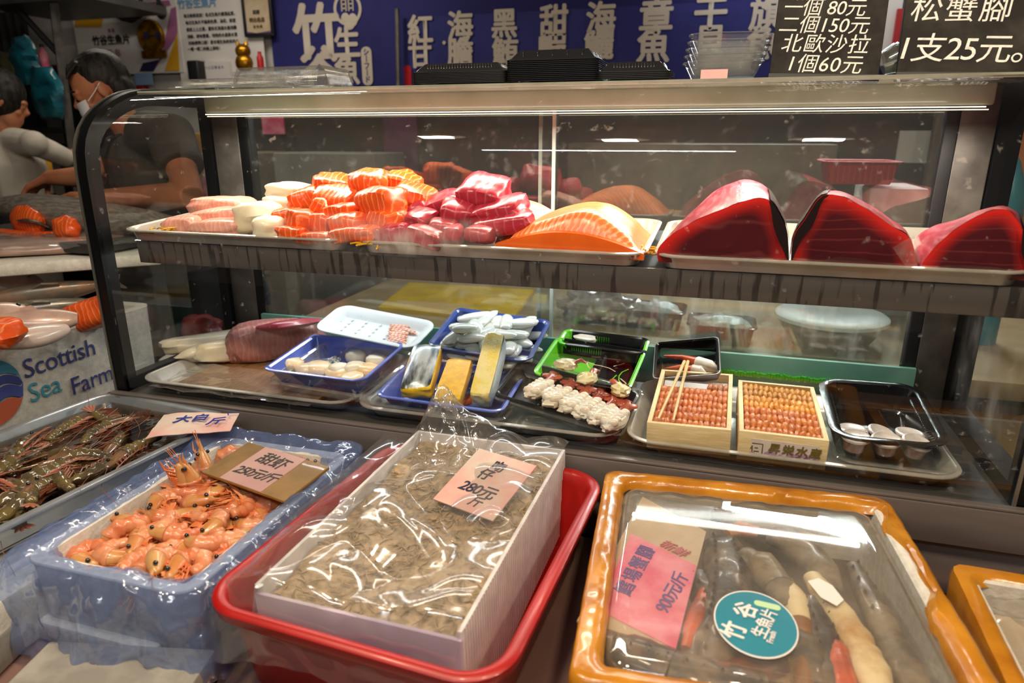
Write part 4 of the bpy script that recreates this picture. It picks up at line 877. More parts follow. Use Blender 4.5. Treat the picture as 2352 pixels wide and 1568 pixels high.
for a in [
 ('large pinkish red tuna cube on top of the tuna pile', 1113, 446, 112, 66, 1.40, .09, -.15, .12, .35),
 ('long red tuna block below the top cube at the right', 1146, 484, 128, 50, 1.36, .08, -.1, -.22, .3),
 ('tuna cube left of the long red block', 1054, 487, 82, 50, 1.355, .07, .3, .18, .3),
 ('tuna slab leaning at the upper left of the tuna pile', 1018, 470, 96, 46, 1.40, .08, .1, -.35, .2),
 ('tuna slab at the left edge leaning on the salmon', 946, 490, 92, 44, 1.385, .07, .1, -.5, .2),
 ('light red tuna piece in the middle left of the tuna pile', 968, 504, 66, 40, 1.33, .06, -.3, .1, .2),
 ('long tuna slab with pale grain at the lower right of the tuna pile', 1158, 515, 140, 44, 1.325, .06, -.1, -.18, .2),
 ('small tuna piece in the middle of the tuna pile', 1018, 521, 64, 34, 1.31, .05, .15, .1, .1),
 ('small red tuna tip behind the leaning slabs', 937, 474, 44, 32, 1.43, .05, .0, .2, .0),
 ('fogged tuna piece at the front left of the tuna pile', 905, 538, 78, 46, 1.28, .05, .1, -.15, .0),
 ('fogged tuna wedge at the front of the tuna pile', 978, 545, 92, 46, 1.272, .05, -.1, .2, .0),
 ('rounded dark tuna piece at the front centre of the tuna pile', 1042, 538, 44, 42, 1.29, .05, .1, .0, .0),
 ('red tuna piece at the front beside the big salmon fillet', 1102, 538, 62, 38, 1.285, .05, -.2, .1, .0),
 ('shaded tuna piece deep inside the tuna pile', 1062, 512, 190, 60, 1.42, .10, .0, .0, .0)]:
    meat('tuna_cube', TUNA, *a, e=.24, amp=.07, wedge=.10, group=TG, bend=.05)
for a in [('pale fillet behind the tuna cubes, upper of two', 1228, 488, 104, 34, 1.50, .10, -.1, .32), ('pale pink fillet behind the tuna cubes, lower of two', 1236, 508, 96, 26, 1.45, .08, -.1, .28)]:
    meat('pale_fillet', PINKF, *a, e=.5, amp=.1)
for a in [('pink fillet at the back top of the far left fish', 510, 475, 146, 46, 1.46, .09, .0, .02), ('pink fillet in the middle of the far left fish', 505, 499, 156, 40, 1.39, .08, .12, -.08), ('short pink fillet with a dark red end at the far left', 425, 517, 92, 42, 1.335, .08, .2, -.06), ('pink fillet at the front of the far left fish', 505, 522, 134, 38, 1.32, .07, .18, -.04)]:
    meat('pink_fillet', PINKF, *a, e=.42, amp=.1, taper=-.12, bend=.12)
for a in [('bright white fish block on top left of the salmon', 670, 436, 104, 32, 1.45, .09, .0, .0), ('white fish block under the top white block', 656, 466, 84, 34, 1.42, .09, .0, .0), ('thick ivory fish block left of the salmon', 600, 497, 108, 64, 1.36, .10, .15, -.15), ('square ended ivory block at the front left of the salmon', 624, 522, 66, 52, 1.305, .09, .25, -.05)]:
    meat('white_block', WHITEF, *a, e=.5, amp=.08, taper=.1)
# large salmon fillet
def fillet():
    c = [P(1138, 578, y=1.275), P(1478, 598, y=1.265), P(1500, 535, y=1.47), P(1215, 512, y=1.47)]
    def fn(a, b):
        p = c[0] * (1 - a) * (1 - b) + c[1] * a * (1 - b) + c[2] * a * b + c[3] * (1 - a) * b
        h = (.012 + .062 * (max(0, sin(pi * min(1, a * .92 + .05))) ** 1.0) * (.45 + .55 * sin(pi * min(1, .25 + b * .62)))) * (1 - .5 * max(0, .2 - a) * 3)
        h += .020 * math.exp(-((a - .66) / .22) ** 2) * (.6 + .4 * b) + .004 * nz((a * 4, b * 4, 0))
        ed = min(1, min(b, 1 - b, a, 1 - a) * 9); h *= .25 + .75 * ed ** .6
        return V((p.x, p.y, uz(p.y) + h))
    g = G(); n, m = 46, 24; g.grid(n, m, fn)
    low = G(); bot = [V((p.x, p.y, uz(p.y) + .002)) for p in g.v]; b0 = len(g.v); g.v += bot
    ed = [i for i in range(n + 1)] + [j * (n + 1) + n for j in range(1, m + 1)] + [m * (n + 1) + i for i in range(n - 1, -1, -1)] + [j * (n + 1) for j in range(m - 1, 0, -1)]
    for i in range(len(ed)):
        j = (i + 1) % len(ed); g.f.append((b0 + ed[i], b0 + ed[j], ed[j], ed[i])); g.m.append(0)
    t = thing('salmon_fillet', 'large salmon fillet with wavy pale lines at the right of the middle tray', 'fish', T(c[0]))
    part('flesh', g, SALMONP, t, None, True, 60)
    g = G(); q = [c[0] + (c[1] - c[0]) * (k / 16) for k in range(17)]
    R = [[V((p.x, p.y - .003, uz(p.y) + .001)), V((p.x, p.y - .005, uz(p.y) + .010 + .036 * max(0, sin(pi * min(1, .05 + k / 16 * .92))))), V((p.x, p.y + .01, uz(p.y) + .012 + .036 * max(0, sin(pi * min(1, .05 + k / 16 * .92))))), V((p.x, p.y + .01, uz(p.y)))] for k, p in enumerate(q)]
    g.loft(R); part('cut_edge', g, mat('salmon_edge', '#f4701c', .3, 0, '#ea6412', 12, 3, sss=.3, coat=.3), t, 'deep orange cut side', True)
fillet()
meat('salmon_fillet', SALMONP, 'small pale salmon piece left of the large fillet', 1205, 556, 120, 52, 1.37, .10, .1, -.1, 0., e=.6, amp=.1)
def garnish(lab, u, v, y, n, w):
    g = G(); c = P(u, v, y=y); c.z = uz(y) + .006
    for i in range(n):
        p = c + V((rnd.uniform(-w, w), rnd.uniform(-.03, .03), rnd.uniform(0, .010))); a = rnd.uniform(0, 6.28); q = [p]
        for k in range(3): a += rnd.uniform(-.8, .8); q.append(q[-1] + V((cos(a) * .012, sin(a) * .012, rnd.uniform(-.003, .003))))
        g.tube(q, .0018, 5)
    solo('shredded_garnish', g, GARN, lab, 'garnish', kind='stuff')
garnish('yellow shredded garnish at the right end of the large salmon fillet', 1482, 578, 1.30, 40, .022); garnish('yellow shreds at the left corner of the middle tray', 868, 566, 1.275, 14, .02); garnish('orange shreds under the far left pink fillets', 378, 534, 1.28, 10, .015)
# tuna blocks
def tunablock(lab, fr, bk, yf, yb, skin=None, group='big tuna blocks'):
    """front outline and back outline (same count) in photo pixels, bottom first and last"""
    n = len(fr); F = [P(u, v, y=yf) for u, v in fr]; B = [P(u, v, y=yb) for u, v in bk]
    F[0].z = F[-1].z = uz(yf); B[0].z = B[-1].z = uz(yb)
    # smooth resample
    def rs(L, m=40):
        d = [0]
        for i in range(1, len(L)): d.append(d[-1] + (L[i] - L[i - 1]).length)
        out = []
        for k in range(m + 1):
            s = d[-1] * k / m; i = max(j for j in range(len(L)) if d[j] <= s + 1e-9); i = min(i, len(L) - 2); f = (s - d[i]) / max(1e-9, d[i + 1] - d[i])
            p0, p1, p2, p3 = L[max(i - 1, 0)], L[i], L[i + 1], L[min(i + 2, len(L) - 1)]
            out.append(.5 * ((2 * p1) + (p2 - p0) * f + (2 * p0 - 5 * p1 + 4 * p2 - p3) * f * f + (3 * p1 - p0 - 3 * p2 + p3) * f ** 3))
        return out
    F, B = rs(F), rs(B); m = len(F)
    t = thing('tuna_block', lab, 'fish', T((F[0] + F[-1]) / 2), group)
    g = G(); cen = sum(F, V()) / m; cen.z = uz(yf) + .03; g.a = []
    lay = 14
    for k in range(lay):
        s = 1 - k / lay
        for p in F:
            q = cen + (p - cen) * s; q = q + V((0, -.006 * (1 - s) + .002 * nz(q * 40), 0)); g.v.append(q)
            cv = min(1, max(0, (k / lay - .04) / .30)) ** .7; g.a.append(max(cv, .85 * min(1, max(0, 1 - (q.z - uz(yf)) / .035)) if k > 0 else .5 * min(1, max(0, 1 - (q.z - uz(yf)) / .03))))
    g.v.append(cen + V((0, -.006, 0))); g.a.append(1.)
    for k in range(lay - 1):
        for i in range(m):
            j = (i + 1) % m; g.f.append((k * m + i, k * m + j, (k + 1) * m + j, (k + 1) * m + i)); g.m.append(0)
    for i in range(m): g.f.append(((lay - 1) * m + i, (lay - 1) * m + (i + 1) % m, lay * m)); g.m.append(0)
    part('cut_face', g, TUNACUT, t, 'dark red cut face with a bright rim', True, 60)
    g = G(); steps = 10; R = []
    for k in range(steps + 1):
        f = k / steps; R.append([F[i] * (1 - f) + B[i] * f + V((0, 0, .006 * sin(pi * f) + .0025 * nz((i * .3, k * .8, 0), 1, 5))) for i in range(m)])
    g.loft(R, False, True, False); g.f.append(tuple([(0) * m + 0] + [k * m for k in range(1, steps + 1)] + [steps * m + m - 1] + [k * m + m - 1 for k in range(steps - 1, -1, -1)])); g.m.append(0)
    part('sinewy_top', g, TUNATOP, t, 'pinkish sheen of the upper surface', True, 60)
    if skin:
        a, b = skin; i0, i1 = int(a * (m - 1)), int(b * (m - 1)); g = G(); R = []
        for k in range(steps + 1):
            f = k / steps; R.append([(F[i] * (1 - f) + B[i] * f) + ((F[i] * (1 - f) + B[i] * f) - cen).normalized() * .0025 + V((0, -.003 if k == 0 else 0, .006 * sin(pi * f))) for i in range(i0, i1 + 1)])
        g.loft(R, False, False, False); part('skin', g, FISHSKIN, t, 'grey brown scaly skin', True, 60)
        g = G(); g.loft([[F[i] + V((0, -.0075, 0)) for i in range(i0, i1 + 1)], [F[i] + (cen - F[i]) * (.02 + .16 * sin(pi * (i - i0) / max(1, i1 - i0))) + V((0, -.008, 0)) for i in range(i0, i1 + 1)]], False, False, False)
        part('dark_muscle', g, mat('dark_muscle', '#1c0a0c', .25, 0, coat=.3), t, 'almost black band under the skin', True, 60)
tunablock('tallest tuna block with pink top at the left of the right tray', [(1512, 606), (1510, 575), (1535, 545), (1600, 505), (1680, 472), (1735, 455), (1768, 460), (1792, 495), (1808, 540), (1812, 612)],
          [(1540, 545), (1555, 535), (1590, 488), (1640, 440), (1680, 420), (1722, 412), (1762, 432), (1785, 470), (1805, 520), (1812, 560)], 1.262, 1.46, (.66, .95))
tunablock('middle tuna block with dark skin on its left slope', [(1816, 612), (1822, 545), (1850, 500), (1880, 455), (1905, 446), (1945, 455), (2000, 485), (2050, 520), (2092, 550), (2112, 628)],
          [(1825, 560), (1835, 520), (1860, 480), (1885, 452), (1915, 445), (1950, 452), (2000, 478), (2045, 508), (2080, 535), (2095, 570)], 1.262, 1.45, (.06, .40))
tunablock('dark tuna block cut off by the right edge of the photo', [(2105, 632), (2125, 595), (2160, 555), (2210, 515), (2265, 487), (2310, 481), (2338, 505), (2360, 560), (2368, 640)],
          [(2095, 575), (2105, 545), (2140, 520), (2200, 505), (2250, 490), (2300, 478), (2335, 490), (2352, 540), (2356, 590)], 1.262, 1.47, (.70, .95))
g = G(); c = [P(2050, 568, y=1.252), P(2088, 625, y=1.25), P(2115, 600, y=1.254), P(2100, 540, y=1.262)]
g.grid(10, 10, lambda a, b: (c[0] * (1 - a) * (1 - b) + c[1] * a * (1 - b) + c[2] * a * b + c[3] * (1 - a) * b) + V((0, .004 * nz((a * 3, b * 3, 0)), 0))); solo('film_scrap', g, FILM, 'scrap of clear film between the middle and right tuna blocks', 'film', smooth=180)

# ------------------------------------------------------------------ lower deck
def lower_tray(fl, fr, br, bl, z, lab):
    M, sx, sy = frame4(*[P(u, v, z=z) if y is None else P(u, v, y=y) for (u, v), y in ((fl, None), (fr, None), (br, 1.60), (bl, 1.60))])
    return M, sx, sy
for x0, x1, lb in ((-1.335, -.752, 'left steel tray on the case floor, under white fish and a pink loin'), (-.742, -.152, 'middle steel tray on the case floor, under blue and black plastic trays'), (-.142, .455, 'right steel tray on the case floor, under the two wooden boxes')):
    M = T((x0 + x1) / 2, 1.415, .929); g = G(); g.tray(x1 - x0, .37, .030, .012, .022, .045, .0015)
    solo('steel_tray', g, STEELTRAY, lb, 'tray', M, smooth=30)
g = G(); g.box(.40, .26, .008, None, .002); solo('wooden_board', g, WOODB, 'brown wooden board in film on the lower left tray', 'board', T(-1.06, 1.385, .906))
g = G(); g.grid(26, 16, lambda a, b: ((a - .5) * .44, (b - .5) * .18, .004 + .006 * nz((a * 6, b * 4, 0), 1, 3) + .004 * nz((a * 20, b * 9, 0)))); solo('clear_wrap', g, FILM, 'clear film folded along the front of the wooden board', 'film', T(-1.06, 1.305, .918), smooth=180)
def onz(u, v, z): return P(u, v, z=z)
def lay(name, m, label, u, v, z, sx, sy, sz, rz, e=.45, amp=.08, bend=0., taper=0., cat='fish', rx=0., ry=0.):
    g = G(); g.chunk(sx, sy, sz, None, 6, e, u * .1, amp, bend, taper)
    return solo(name, g, m, label, cat, T(onz(u, v, z)) @ Rz(rz) @ Rx(rx) @ Ry(ry))
lay('white_fish', IVORYF, 'ivory fish block at the back left of the lower left tray', 490, 785, .945, .25, .075, .045, .75, .4, .08, .0, -.1)
lay('white_fish', IVORYF, 'curled ivory fish strip in the middle of the lower left tray', 528, 798, .940, .24, .06, .04, .85, .5, .12, .25, .1)
lay('white_fish', WHITEF, 'thick white fish block at the front of the lower left tray', 545, 800, .943, .20, .07, .055, .80, .45, .08, .0, -.05)
lay('pink_loin', LOINF, 'pink loin with a red back standing on the lower left tray', 632, 778, .962, .24, .085, .10, .80, .42, .07, .15, .12)
lay('pink_loin', LOINF, 'pink loin half in front of the red backed one', 655, 790, .945, .23, .07, .06, .80, .45, .07, .05, .1)
lay('pink_loin', PINKF, 'pale pink strip beside the scallop tray', 690, 790, .938, .22, .05, .04, .85, .5, .08)
g = G(); g.tube([P(592, 752, z=1.008), P(640, 748, z=1.016), P(700, 740, z=1.014), P(735, 735, z=1.010)], [.01, .024, .024, .012], 10, None, .5); part('red_back', g, mat('loin_red', '#a8384a', .3, 0, '#c0586a', 14, coat=.4, sss=.2), bpy.data.objects['pink_loin'], 'dark red strip along the top', True)

def ptray(name, lab, cat, corners, h, m, rim=.01, slope=.015, r=.018, t=.0015, group=None):
    M, sx, sy = frame4(*corners); tt = thing(name, lab, cat, M, group); g = G(); g.tray(sx, sy, h, rim, slope, r, t); part('body', g, m, tt, smooth=30); return tt, M, sx, sy
def warp(o, fn):
    for v in o.data.vertices: v.co = fn(v.co)
# white foam tray with sliced shrimp
zf = .985
tt, M, sx, sy = ptray('white_tray', 'white foam tray with a row of sliced shrimp, propped at the back', 'tray', (P(716, 752, y=1.475), P(945, 805, y=1.445), P(1010, 738, y=1.60), P(785, 700, y=1.60)), .022, WHITEP, .012, .014, .025, .004)
g = G()
for i in range(4):
    for j in range(7): g.blob(.0035, .006, .0012, M @ T(-sx * .30 + i * .042, -sy * .30 + j * .018, -.0155), 8, 6)
part('embossed_dot', g, WHITEP, tt, None, True, kind='stuff')
for k in range(10):
    g = G(); g.chunk(.05, .0085, .007, None, 4, .5, k, .15); solo('shrimp_slice', g, EBI, 'butterflied shrimp slice in the row on the white foam tray', 'shrimp', M @ T(sx * .22 + .018 - .0035 * k, -sy * .36 + .0085 * k + .012, -.012) @ Rz(-.10 + .02 * k), 'sliced shrimp on the white tray')
g = G(); g.chunk(.05, .011, .008, None, 4, .5, 31, .15); solo('shrimp_slice', g, EBI, 'single shrimp slice lying apart behind the row on the white tray', 'shrimp', M @ T(sx * .28, sy * .16, -.012) @ Rz(-.2))
# scallop tray inside a clear tray
def curvy(sx, sy, up):
    return lambda c: V((c.x, c.y, c.z + up * ((abs(c.x) / (sx / 2)) ** 2 * (abs(c.y) / (sy / 2)) ** 2) * (1 if c.z > -.02 else .2)))
cs = (P(600, 850, z=.968), P(822, 893, z=.962), P(942, 792, y=1.485), P(722, 782, y=1.475))
tt, M, sx, sy = ptray('blue_tray', 'translucent blue tray with upturned corners holding scallops', 'tray', cs, .040, BLUEP, .010, .022, .014); warp(tt.children[0], curvy(sx, sy, .016)); SM = M
tt, M2, s2x, s2y = ptray('clear_tray', 'clear plastic tray under the blue scallop tray', 'tray', (P(615, 866, z=.955), P(838, 925, z=.948), P(962, 800, y=1.47), P(740, 790, y=1.47)), .035, CPLAST, .010, .02, .02)
for k, (u, v, r, hh, m, lb) in enumerate([(665, 838, 31, 40, SCALLOP, 'scallop at the left corner of the blue tray'), (708, 848, 27, 30, SCALLOP, 'small scallop second from the left in the front row'), (731, 847, 31, 34, SCALLOP, 'scallop at the middle of the front row of the blue tray'), (780, 853, 33, 24, SCALLOP, 'flat scallop at the right front of the blue tray'), (778, 845, 22, 24, SCALLOPW, 'white scallop lying behind the flat front one'), (815, 845, 26, 28, SCALLOPW, 'pale scallop in the centre of the right group'), (843, 850, 32, 34, SCALLOP, 'glossy scallop at the right of the front group'), (821, 817, 27, 34, SCALLOPW, 'round pale scallop at the back of the blue tray'), (869, 826, 28, 30, SCALLOPW, 'round white scallop at the back right of the blue tray'), (808, 866, 26, 16, SCALLOP, 'scallop half hidden by the front rim of the blue tray')]):
    p = P(u, v, z=.955 + (.006 if m == SCALLOPW else 0)); k_ = ppm(p); g = G()
    g.prof(r / k_ * .98, r / k_ * .92, r / k_ * .8, [(-.010, -hh / k_ * .42), (0, -hh / k_ * .25), (.002, 0), (0, hh / k_ * .25), (-.008, hh / k_ * .40), (-.016, hh / k_ * .44)], 5, fx=lambda q: q * (1 + .08 * nz(q, 60, k)))
    solo('scallop', g, m, lb, 'scallop', T(p) @ Rz(k) @ Rx(-.15 + .1 * (k % 3)), smooth=60)
g = G()
for i in range(26): g.box(.006, .006, .006, SM @ T(-.045 + rnd.uniform(-.016, .016), .055 + rnd.uniform(-.012, .012), -.034 + rnd.uniform(0, .008)) @ Rz(i) @ Rx(i), .001)
solo('crushed_ice', g, ICE, 'bits of crushed ice in the scallop tray', 'ice', kind='stuff')
# squid tray
tt, M, sx, sy = ptray('blue_tray', 'dark blue tray heaped with white squid', 'tray', (P(985, 800, y=1.41), P(1205, 838, y=1.405), P(1278, 742, y=1.60), P(1042, 712, y=1.60)), .045, NAVYP, .010, .02, .016); warp(tt.children[0], curvy(sx, sy, .012))
for k in range(46):
    a = rnd.random(); lv = k // 15; i = k % 15
    x = (-.40 + .80 * ((i % 5) / 4) + rnd.uniform(-.06, .06)) * sx * (.82 - .12 * lv); y = (-.38 + .76 * ((i // 5) / 2) + rnd.uniform(-.08, .08)) * sy * (.85 - .1 * lv)
    g = G(); L = rnd.uniform(.06, .095); w_ = rnd.uniform(.015, .022); bn = rnd.uniform(-.25, .25)
    g.tube([(L * (t_ - .5), L * bn * (t_ - .5) ** 2 * 2, 0) for t_ in (0, .06, .2, .45, .7, .88, 1)], [w_ * .25, w_ * .6, w_ * .9, w_, w_ * .92, w_ * .7, w_ * .25], 12, None, .5)
    solo('squid_piece', g, SQUID, 'pearly white squid piece in the dark blue tray', 'squid', M @ T(x, y, -.024 + .017 * lv + rnd.uniform(0, .010)) @ Rz(rnd.choice([.2, .5, 1.2, 1.7, -.4]) + rnd.uniform(-.3, .3)) @ Ry(rnd.uniform(-.2, .2)), 'squid pieces in the dark blue tray', smooth=60)
# roe tray
tt, M, sx, sy = ptray('blue_tray', 'blue tray at the front holding yellow herring roe blocks', 'tray', (P(866, 918, z=.948), P(1148, 952, z=.944), P(1215, 862, y=1.44), P(938, 826, y=1.44)), .034, BLUEP, .010, .02, .014); warp(tt.children[0], curvy(sx, sy, .010))
tt, _, _, _ = ptray('clear_tray', 'clear tray under the blue roe tray', 'tray', (P(845, 930, z=.934), P(1160, 965, z=.930), P(1215, 890, z=.934), P(930, 850, z=.936)), .024, CPLAST, .010, .02, .02)
def roe(lab, foot, top, wpx, dep, sk, rz=0., tilt=0., m=ROE):
    """slab leaning back: from its near foot to its far top (photo pixels with depth)"""
    a = P(*foot[:2], y=foot[2]); b = P(*top[:2], y=top[2]); L = (b - a).length; c = (a + b) / 2; w_ = wpx / ppm(c)
    Y = (b - a).normalized(); X = V((cos(rz), sin(rz), 0)); X = (X - Y * X.dot(Y)).normalized(); Z = X.cross(Y)
    R3 = MX(((X.x, Y.x, Z.x, c.x), (X.y, Y.y, Z.y, c.y), (X.z, Y.z, Z.z, c.z), (0, 0, 0, 1))) @ Ry(tilt)
    t = thing('herring_roe', lab, 'roe', R3); g = G(); g.chunk(w_, L, dep, None, 8, .10, foot[0], .02, pw=18); part('roe', g, m, t)
    if sk:
        g = G(); g.grid(12, 26, lambda a_, b_: ((a_ - .5) * w_ * .90, (b_ - .5) * L * .96, dep * .5 - .002 + .012 * cos((a_ - .5) * 2.8) * (1 - abs(2 * b_ - 1) ** 6)), Rz(0) if sk == 1 else Ry(pi / 2) @ MX.Diagonal((dep / w_, 1, w_ / dep, 1)))
        part('herring_skin', g, HERRING, t, 'silvery blue fish skin over the yellow roe')
roe('yellow roe block with silvery herring skin at the left of the blue tray', (955, 905, 1.275), (985, 800, 1.42), 72, .032, 1, .10)
roe('plain yellow roe block in the middle of the blue tray', (1028, 925, 1.262), (1058, 832, 1.40), 62, .026, 0, .10)
roe('tall roe block with a silver side standing at the right of the blue tray', (1103, 922, 1.285), (1140, 778, 1.44), 46, .050, 2, .15, .0, ROEP)
g = G(); g.chunk(.03, .06, .012, None, 4, .5, 3, .1); solo('salmon_piece', g, SALMON, 'small orange slice lying between the roe blocks', 'fish', T(P(1075, 918, z=.926)) @ Rz(-.3))
# green trays
def vine(tt, M, sx, sy, h, seed):
    r = random.Random(seed); g = G(); g2 = G()
    for i in range(7):
        x, y = r.uniform(.02, .42) * sx, r.uniform(-.42, .42) * sy; a = r.uniform(0, 6.3); q = [(x, y)]
        for k in range(5): a += r.uniform(-.6, .6); q.append((min(.44 * sx, max(-.02, q[-1][0] + cos(a) * .02)), min(.44 * sy, max(-.44 * sy, q[-1][1] + sin(a) * .02))))
        (g if i % 2 else g2).tube([(a_, b_, -h + .0035) for a_, b_ in q], .0016, 5, None, .3)
    part('printed_vine', g, GREENP, tt, 'bright green printed vines'); part('printed_twig', g2, WOOD, tt, 'tan printed twigs')
def green(lab, cs, h):
    M, sx, sy = frame4(*cs); t = thing('green_tray', lab, 'tray', M); g = G()
    g.tray(sx, sy, h, .008, .012, .014, .0015)
    # the left half is green, the right half black
    me = g.mesh('body', [BPLAST, GREENP], 30)
    for p in me.polygons:
        if p.center.x < -.0 * sx or (p.center.x > sx * .44 and abs(p.center.y) < sy * .3 and p.center.z > -h * .4): p.material_index = 1
    part('body', me, None, t); g = G(); g.prof(sx * .225, sy / 2 - .022, .008, [(0, 0), (0, .0012)], 4, T(-sx * .235, 0, -h + .002)); part('green_floor', g, GREENP, t, 'bright green left half of the floor'); vine(t, M, sx, sy, h, int(sx * 1e4)); 
    g = G()
    for i in range(14): g.box(.0015, .002, h * .6, T(-.30 * sx + i * .0055, sy / 2 - .0165, -h * .45))
    part('embossed_rib', g, GREENP, t); return t, M, sx, sy
green('green and black tray at the back with one slice of octopus', (P(1283, 790, y=1.535), P(1482, 812, y=1.525), P(1495, 778, y=1.615), P(1292, 752, y=1.615)), .03)
g = G(); g.chunk(.055, .02, .008, None, 5, .6, 5, .1); solo('octopus_slice', g, CLAMW, 'white octopus slice with a purple edge in the back green tray', 'octopus', T(P(1345, 776, y=1.585)) @ Rz(-.3) @ Rx(.5))
GT, GM, gx, gy = green('green and black tray behind the black clam tray', (P(1232, 852, y=1.385), P(1448, 905, y=1.36), P(1485, 798, y=1.555), P(1268, 778, y=1.56)), .034)
tt, BM, bx, by = ptray('black_tray', 'tilted black tray of white surf clams at the front', 'tray', (P(1132, 893, z=.968), P(1418, 1006, y=1.245), P(1476, 890, y=1.41), P(1195, 836, y=1.42)), .026, BPLAST2, .008, .012, .012)
tt2, _, _, _ = ptray('clear_tray', 'clear tray edging the black clam tray', 'tray', (P(1120, 897, z=.962), P(1420, 1014, y=1.243), P(1490, 888, y=1.42), P(1200, 830, y=1.43)), .024, CPLAST, .006, .01, .012)
def clam(i, p, yaw, lab, group, s=1.):
    t = thing('surf_clam', lab, 'clam', T(p) @ Rz(yaw) @ MX.Scale(s, 4), group); g = G()
    g.blob(.019, .040, .012, None, 20, 14, .25, i, 2.5)
    for k in range(5): 
        for sd in (-1, 1): g.blob(.009, .0065, .007, T(sd * .008, -.026 + k * .012, .007) @ Rz(sd * .7), 10, 6, .2, i + k)
    part('ruffled_body', g, CLAMW, t)
    g = G(); g.tube([(0, .030, .003), (.003, .046, .008), (-.004, .058, .012), (.002, .070, .008)], [.010, .011, .008, .002], 8, None, .55)
    for sd in (-1, 1): g.blob(.010, .009, .004, T(sd * .010, .048, .010) @ Rz(sd * .5), 10, 6, .3, i)
    part('red_tip', g, CLAMR, t, 'reddish brown tip')
for i, (u, v, y, lb) in enumerate([(1238, 898, 1.300, 'white surf clam at the left end of the row'), (1280, 915, 1.292, 'second surf clam from the left end of the row'), (1318, 928, 1.285, 'third surf clam from the left end of the row'), (1348, 940, 1.282, 'fourth surf clam in the middle right of the row'), (1382, 955, 1.272, 'surf clam second from the right end of the row'), (1412, 968, 1.258, 'surf clam at the right end of the row')]):
    clam(i, P(u, v - 3, y=y + .018), -.25, lb, 'surf clams in the black tray', 1.25)
for i, (u, v, y, lb) in enumerate([(1300, 836, 1.40, 'yellowish clam piece at the left in the green tray'), (1348, 868, 1.38, 'yellowish clam piece in the middle of the green tray'), (1425, 895, 1.365, 'yellowish clam piece at the right front of the green tray')]):
    g = G(); g.blob(.026, .02, .013, None, 16, 10, .4, i + 20, 2.5); t = thing('clam_piece', lb, 'clam', T(P(u, v, y=y)) @ Rz(i)); part('flesh', g, mat('yellow_clam', '#e6dcb8', .35, 0, '#cfc08a', 20, 3, sss=.3, coat=.3), t)
    g = G(); g.tube([(.015, .0, .004), (.032, .008, .010), (.045, .004, .006)], [.008, .009, .003], 8, None, .5); part('red_tip', g, CLAMR, t)
# black bento with crab claws
tt, M, sx, sy = ptray('black_box', 'square black box with grey rim holding crab claws', 'box', (P(1510, 868, y=1.50), P(1672, 856, y=1.50), P(1634, 776, y=1.622), P(1496, 788, y=1.622)), .040, BPLAST, .003, .002, .010, .003)
g = G(); g.prof(sx / 2, sy / 2, .010, [(-.003, .001), (.001, .001), (.001, -.006), (.0005, -.042)], 5, None, False, False); part('grey_rim', g, SHADE, tt)
for (q, lb) in (([(1525, 817, 1.56), (1565, 820, 1.56), (1600, 830, 1.55), (1650, 850, 1.54)], 'upper crab claw with a long orange tip in the black box'), ([(1522, 848, 1.545), (1560, 843, 1.545), (1590, 848, 1.54), (1622, 858, 1.53)], 'lower crab claw in the black box')):
    pts = [P(u, v, y=y) for u, v, y in q]; t = thing('crab_claw', lb, 'crab claw', T(pts[0]))
    g = G(); g.tube(pts[:3], [.002, .006, .010], 10); part('claw_tip', g, CRABR, t, 'orange claw tip', True); g = G(); g.tube([pts[2] * .9 + pts[1] * .1, pts[2], pts[3] * .6 + pts[2] * .4, pts[3]], [.009, .013, .016, .006], 12); part('white_meat', g, CLAMW, t, 'white crab meat', True)

# wooden boxes of sea urchin
def lobe_meshes(m, nm):
    out = []
    for k in range(4):
        g = G(); g.blob(.0078, .0082, .0070, None, 12, 8, .30, k * 3.1 + (9 if m == UNIY else 0), 2.2); out.append(g.mesh('sea_urchin_lobe', m, 70))
    return out
LOB, LOBY = lobe_meshes(UNI, 'a'), lobe_meshes(UNIY, 'b')
def unibox(name, cs, h, lab):
    M, sx, sy = frame4(*cs); t = thing('wooden_box', lab, 'wooden box', M); w_ = .0085
    for nm, a, b, x, y in (('front_board', sx, w_, 0, -sy / 2 + w_ / 2), ('back_board', sx, w_, 0, sy / 2 - w_ / 2), ('side_board', w_, sy - 2 * w_, -sx / 2 + w_ / 2, 0), ('side_board', w_, sy - 2 * w_, sx / 2 - w_ / 2, 0)):
        g = G(); g.box(a, b, h, T(x, y, -h / 2), .0008); part(nm, g, WOOD, t)
    g = G(); g.box(sx - 2 * w_, sy - 2 * w_, .006, T(0, 0, -h + .004)); part('base_board', g, WOOD, t)
    return t, M, sx, sy, w_
t1, M1, x1_, y1_, w1 = unibox('a', (P(1490, 968, z=.968), P(1680, 990, z=.968), P(1683, 857, y=1.51), P(1516, 849, y=1.515)), .055, 'open wooden box of sea urchin with chopsticks across it')
g = G(); g.box(x1_ - .02, .05, .003, T(0, y1_ / 2 - .04, -.024) @ Rx(.2)); part('white_liner', g, PAPERW, t1, 'stained white liner')
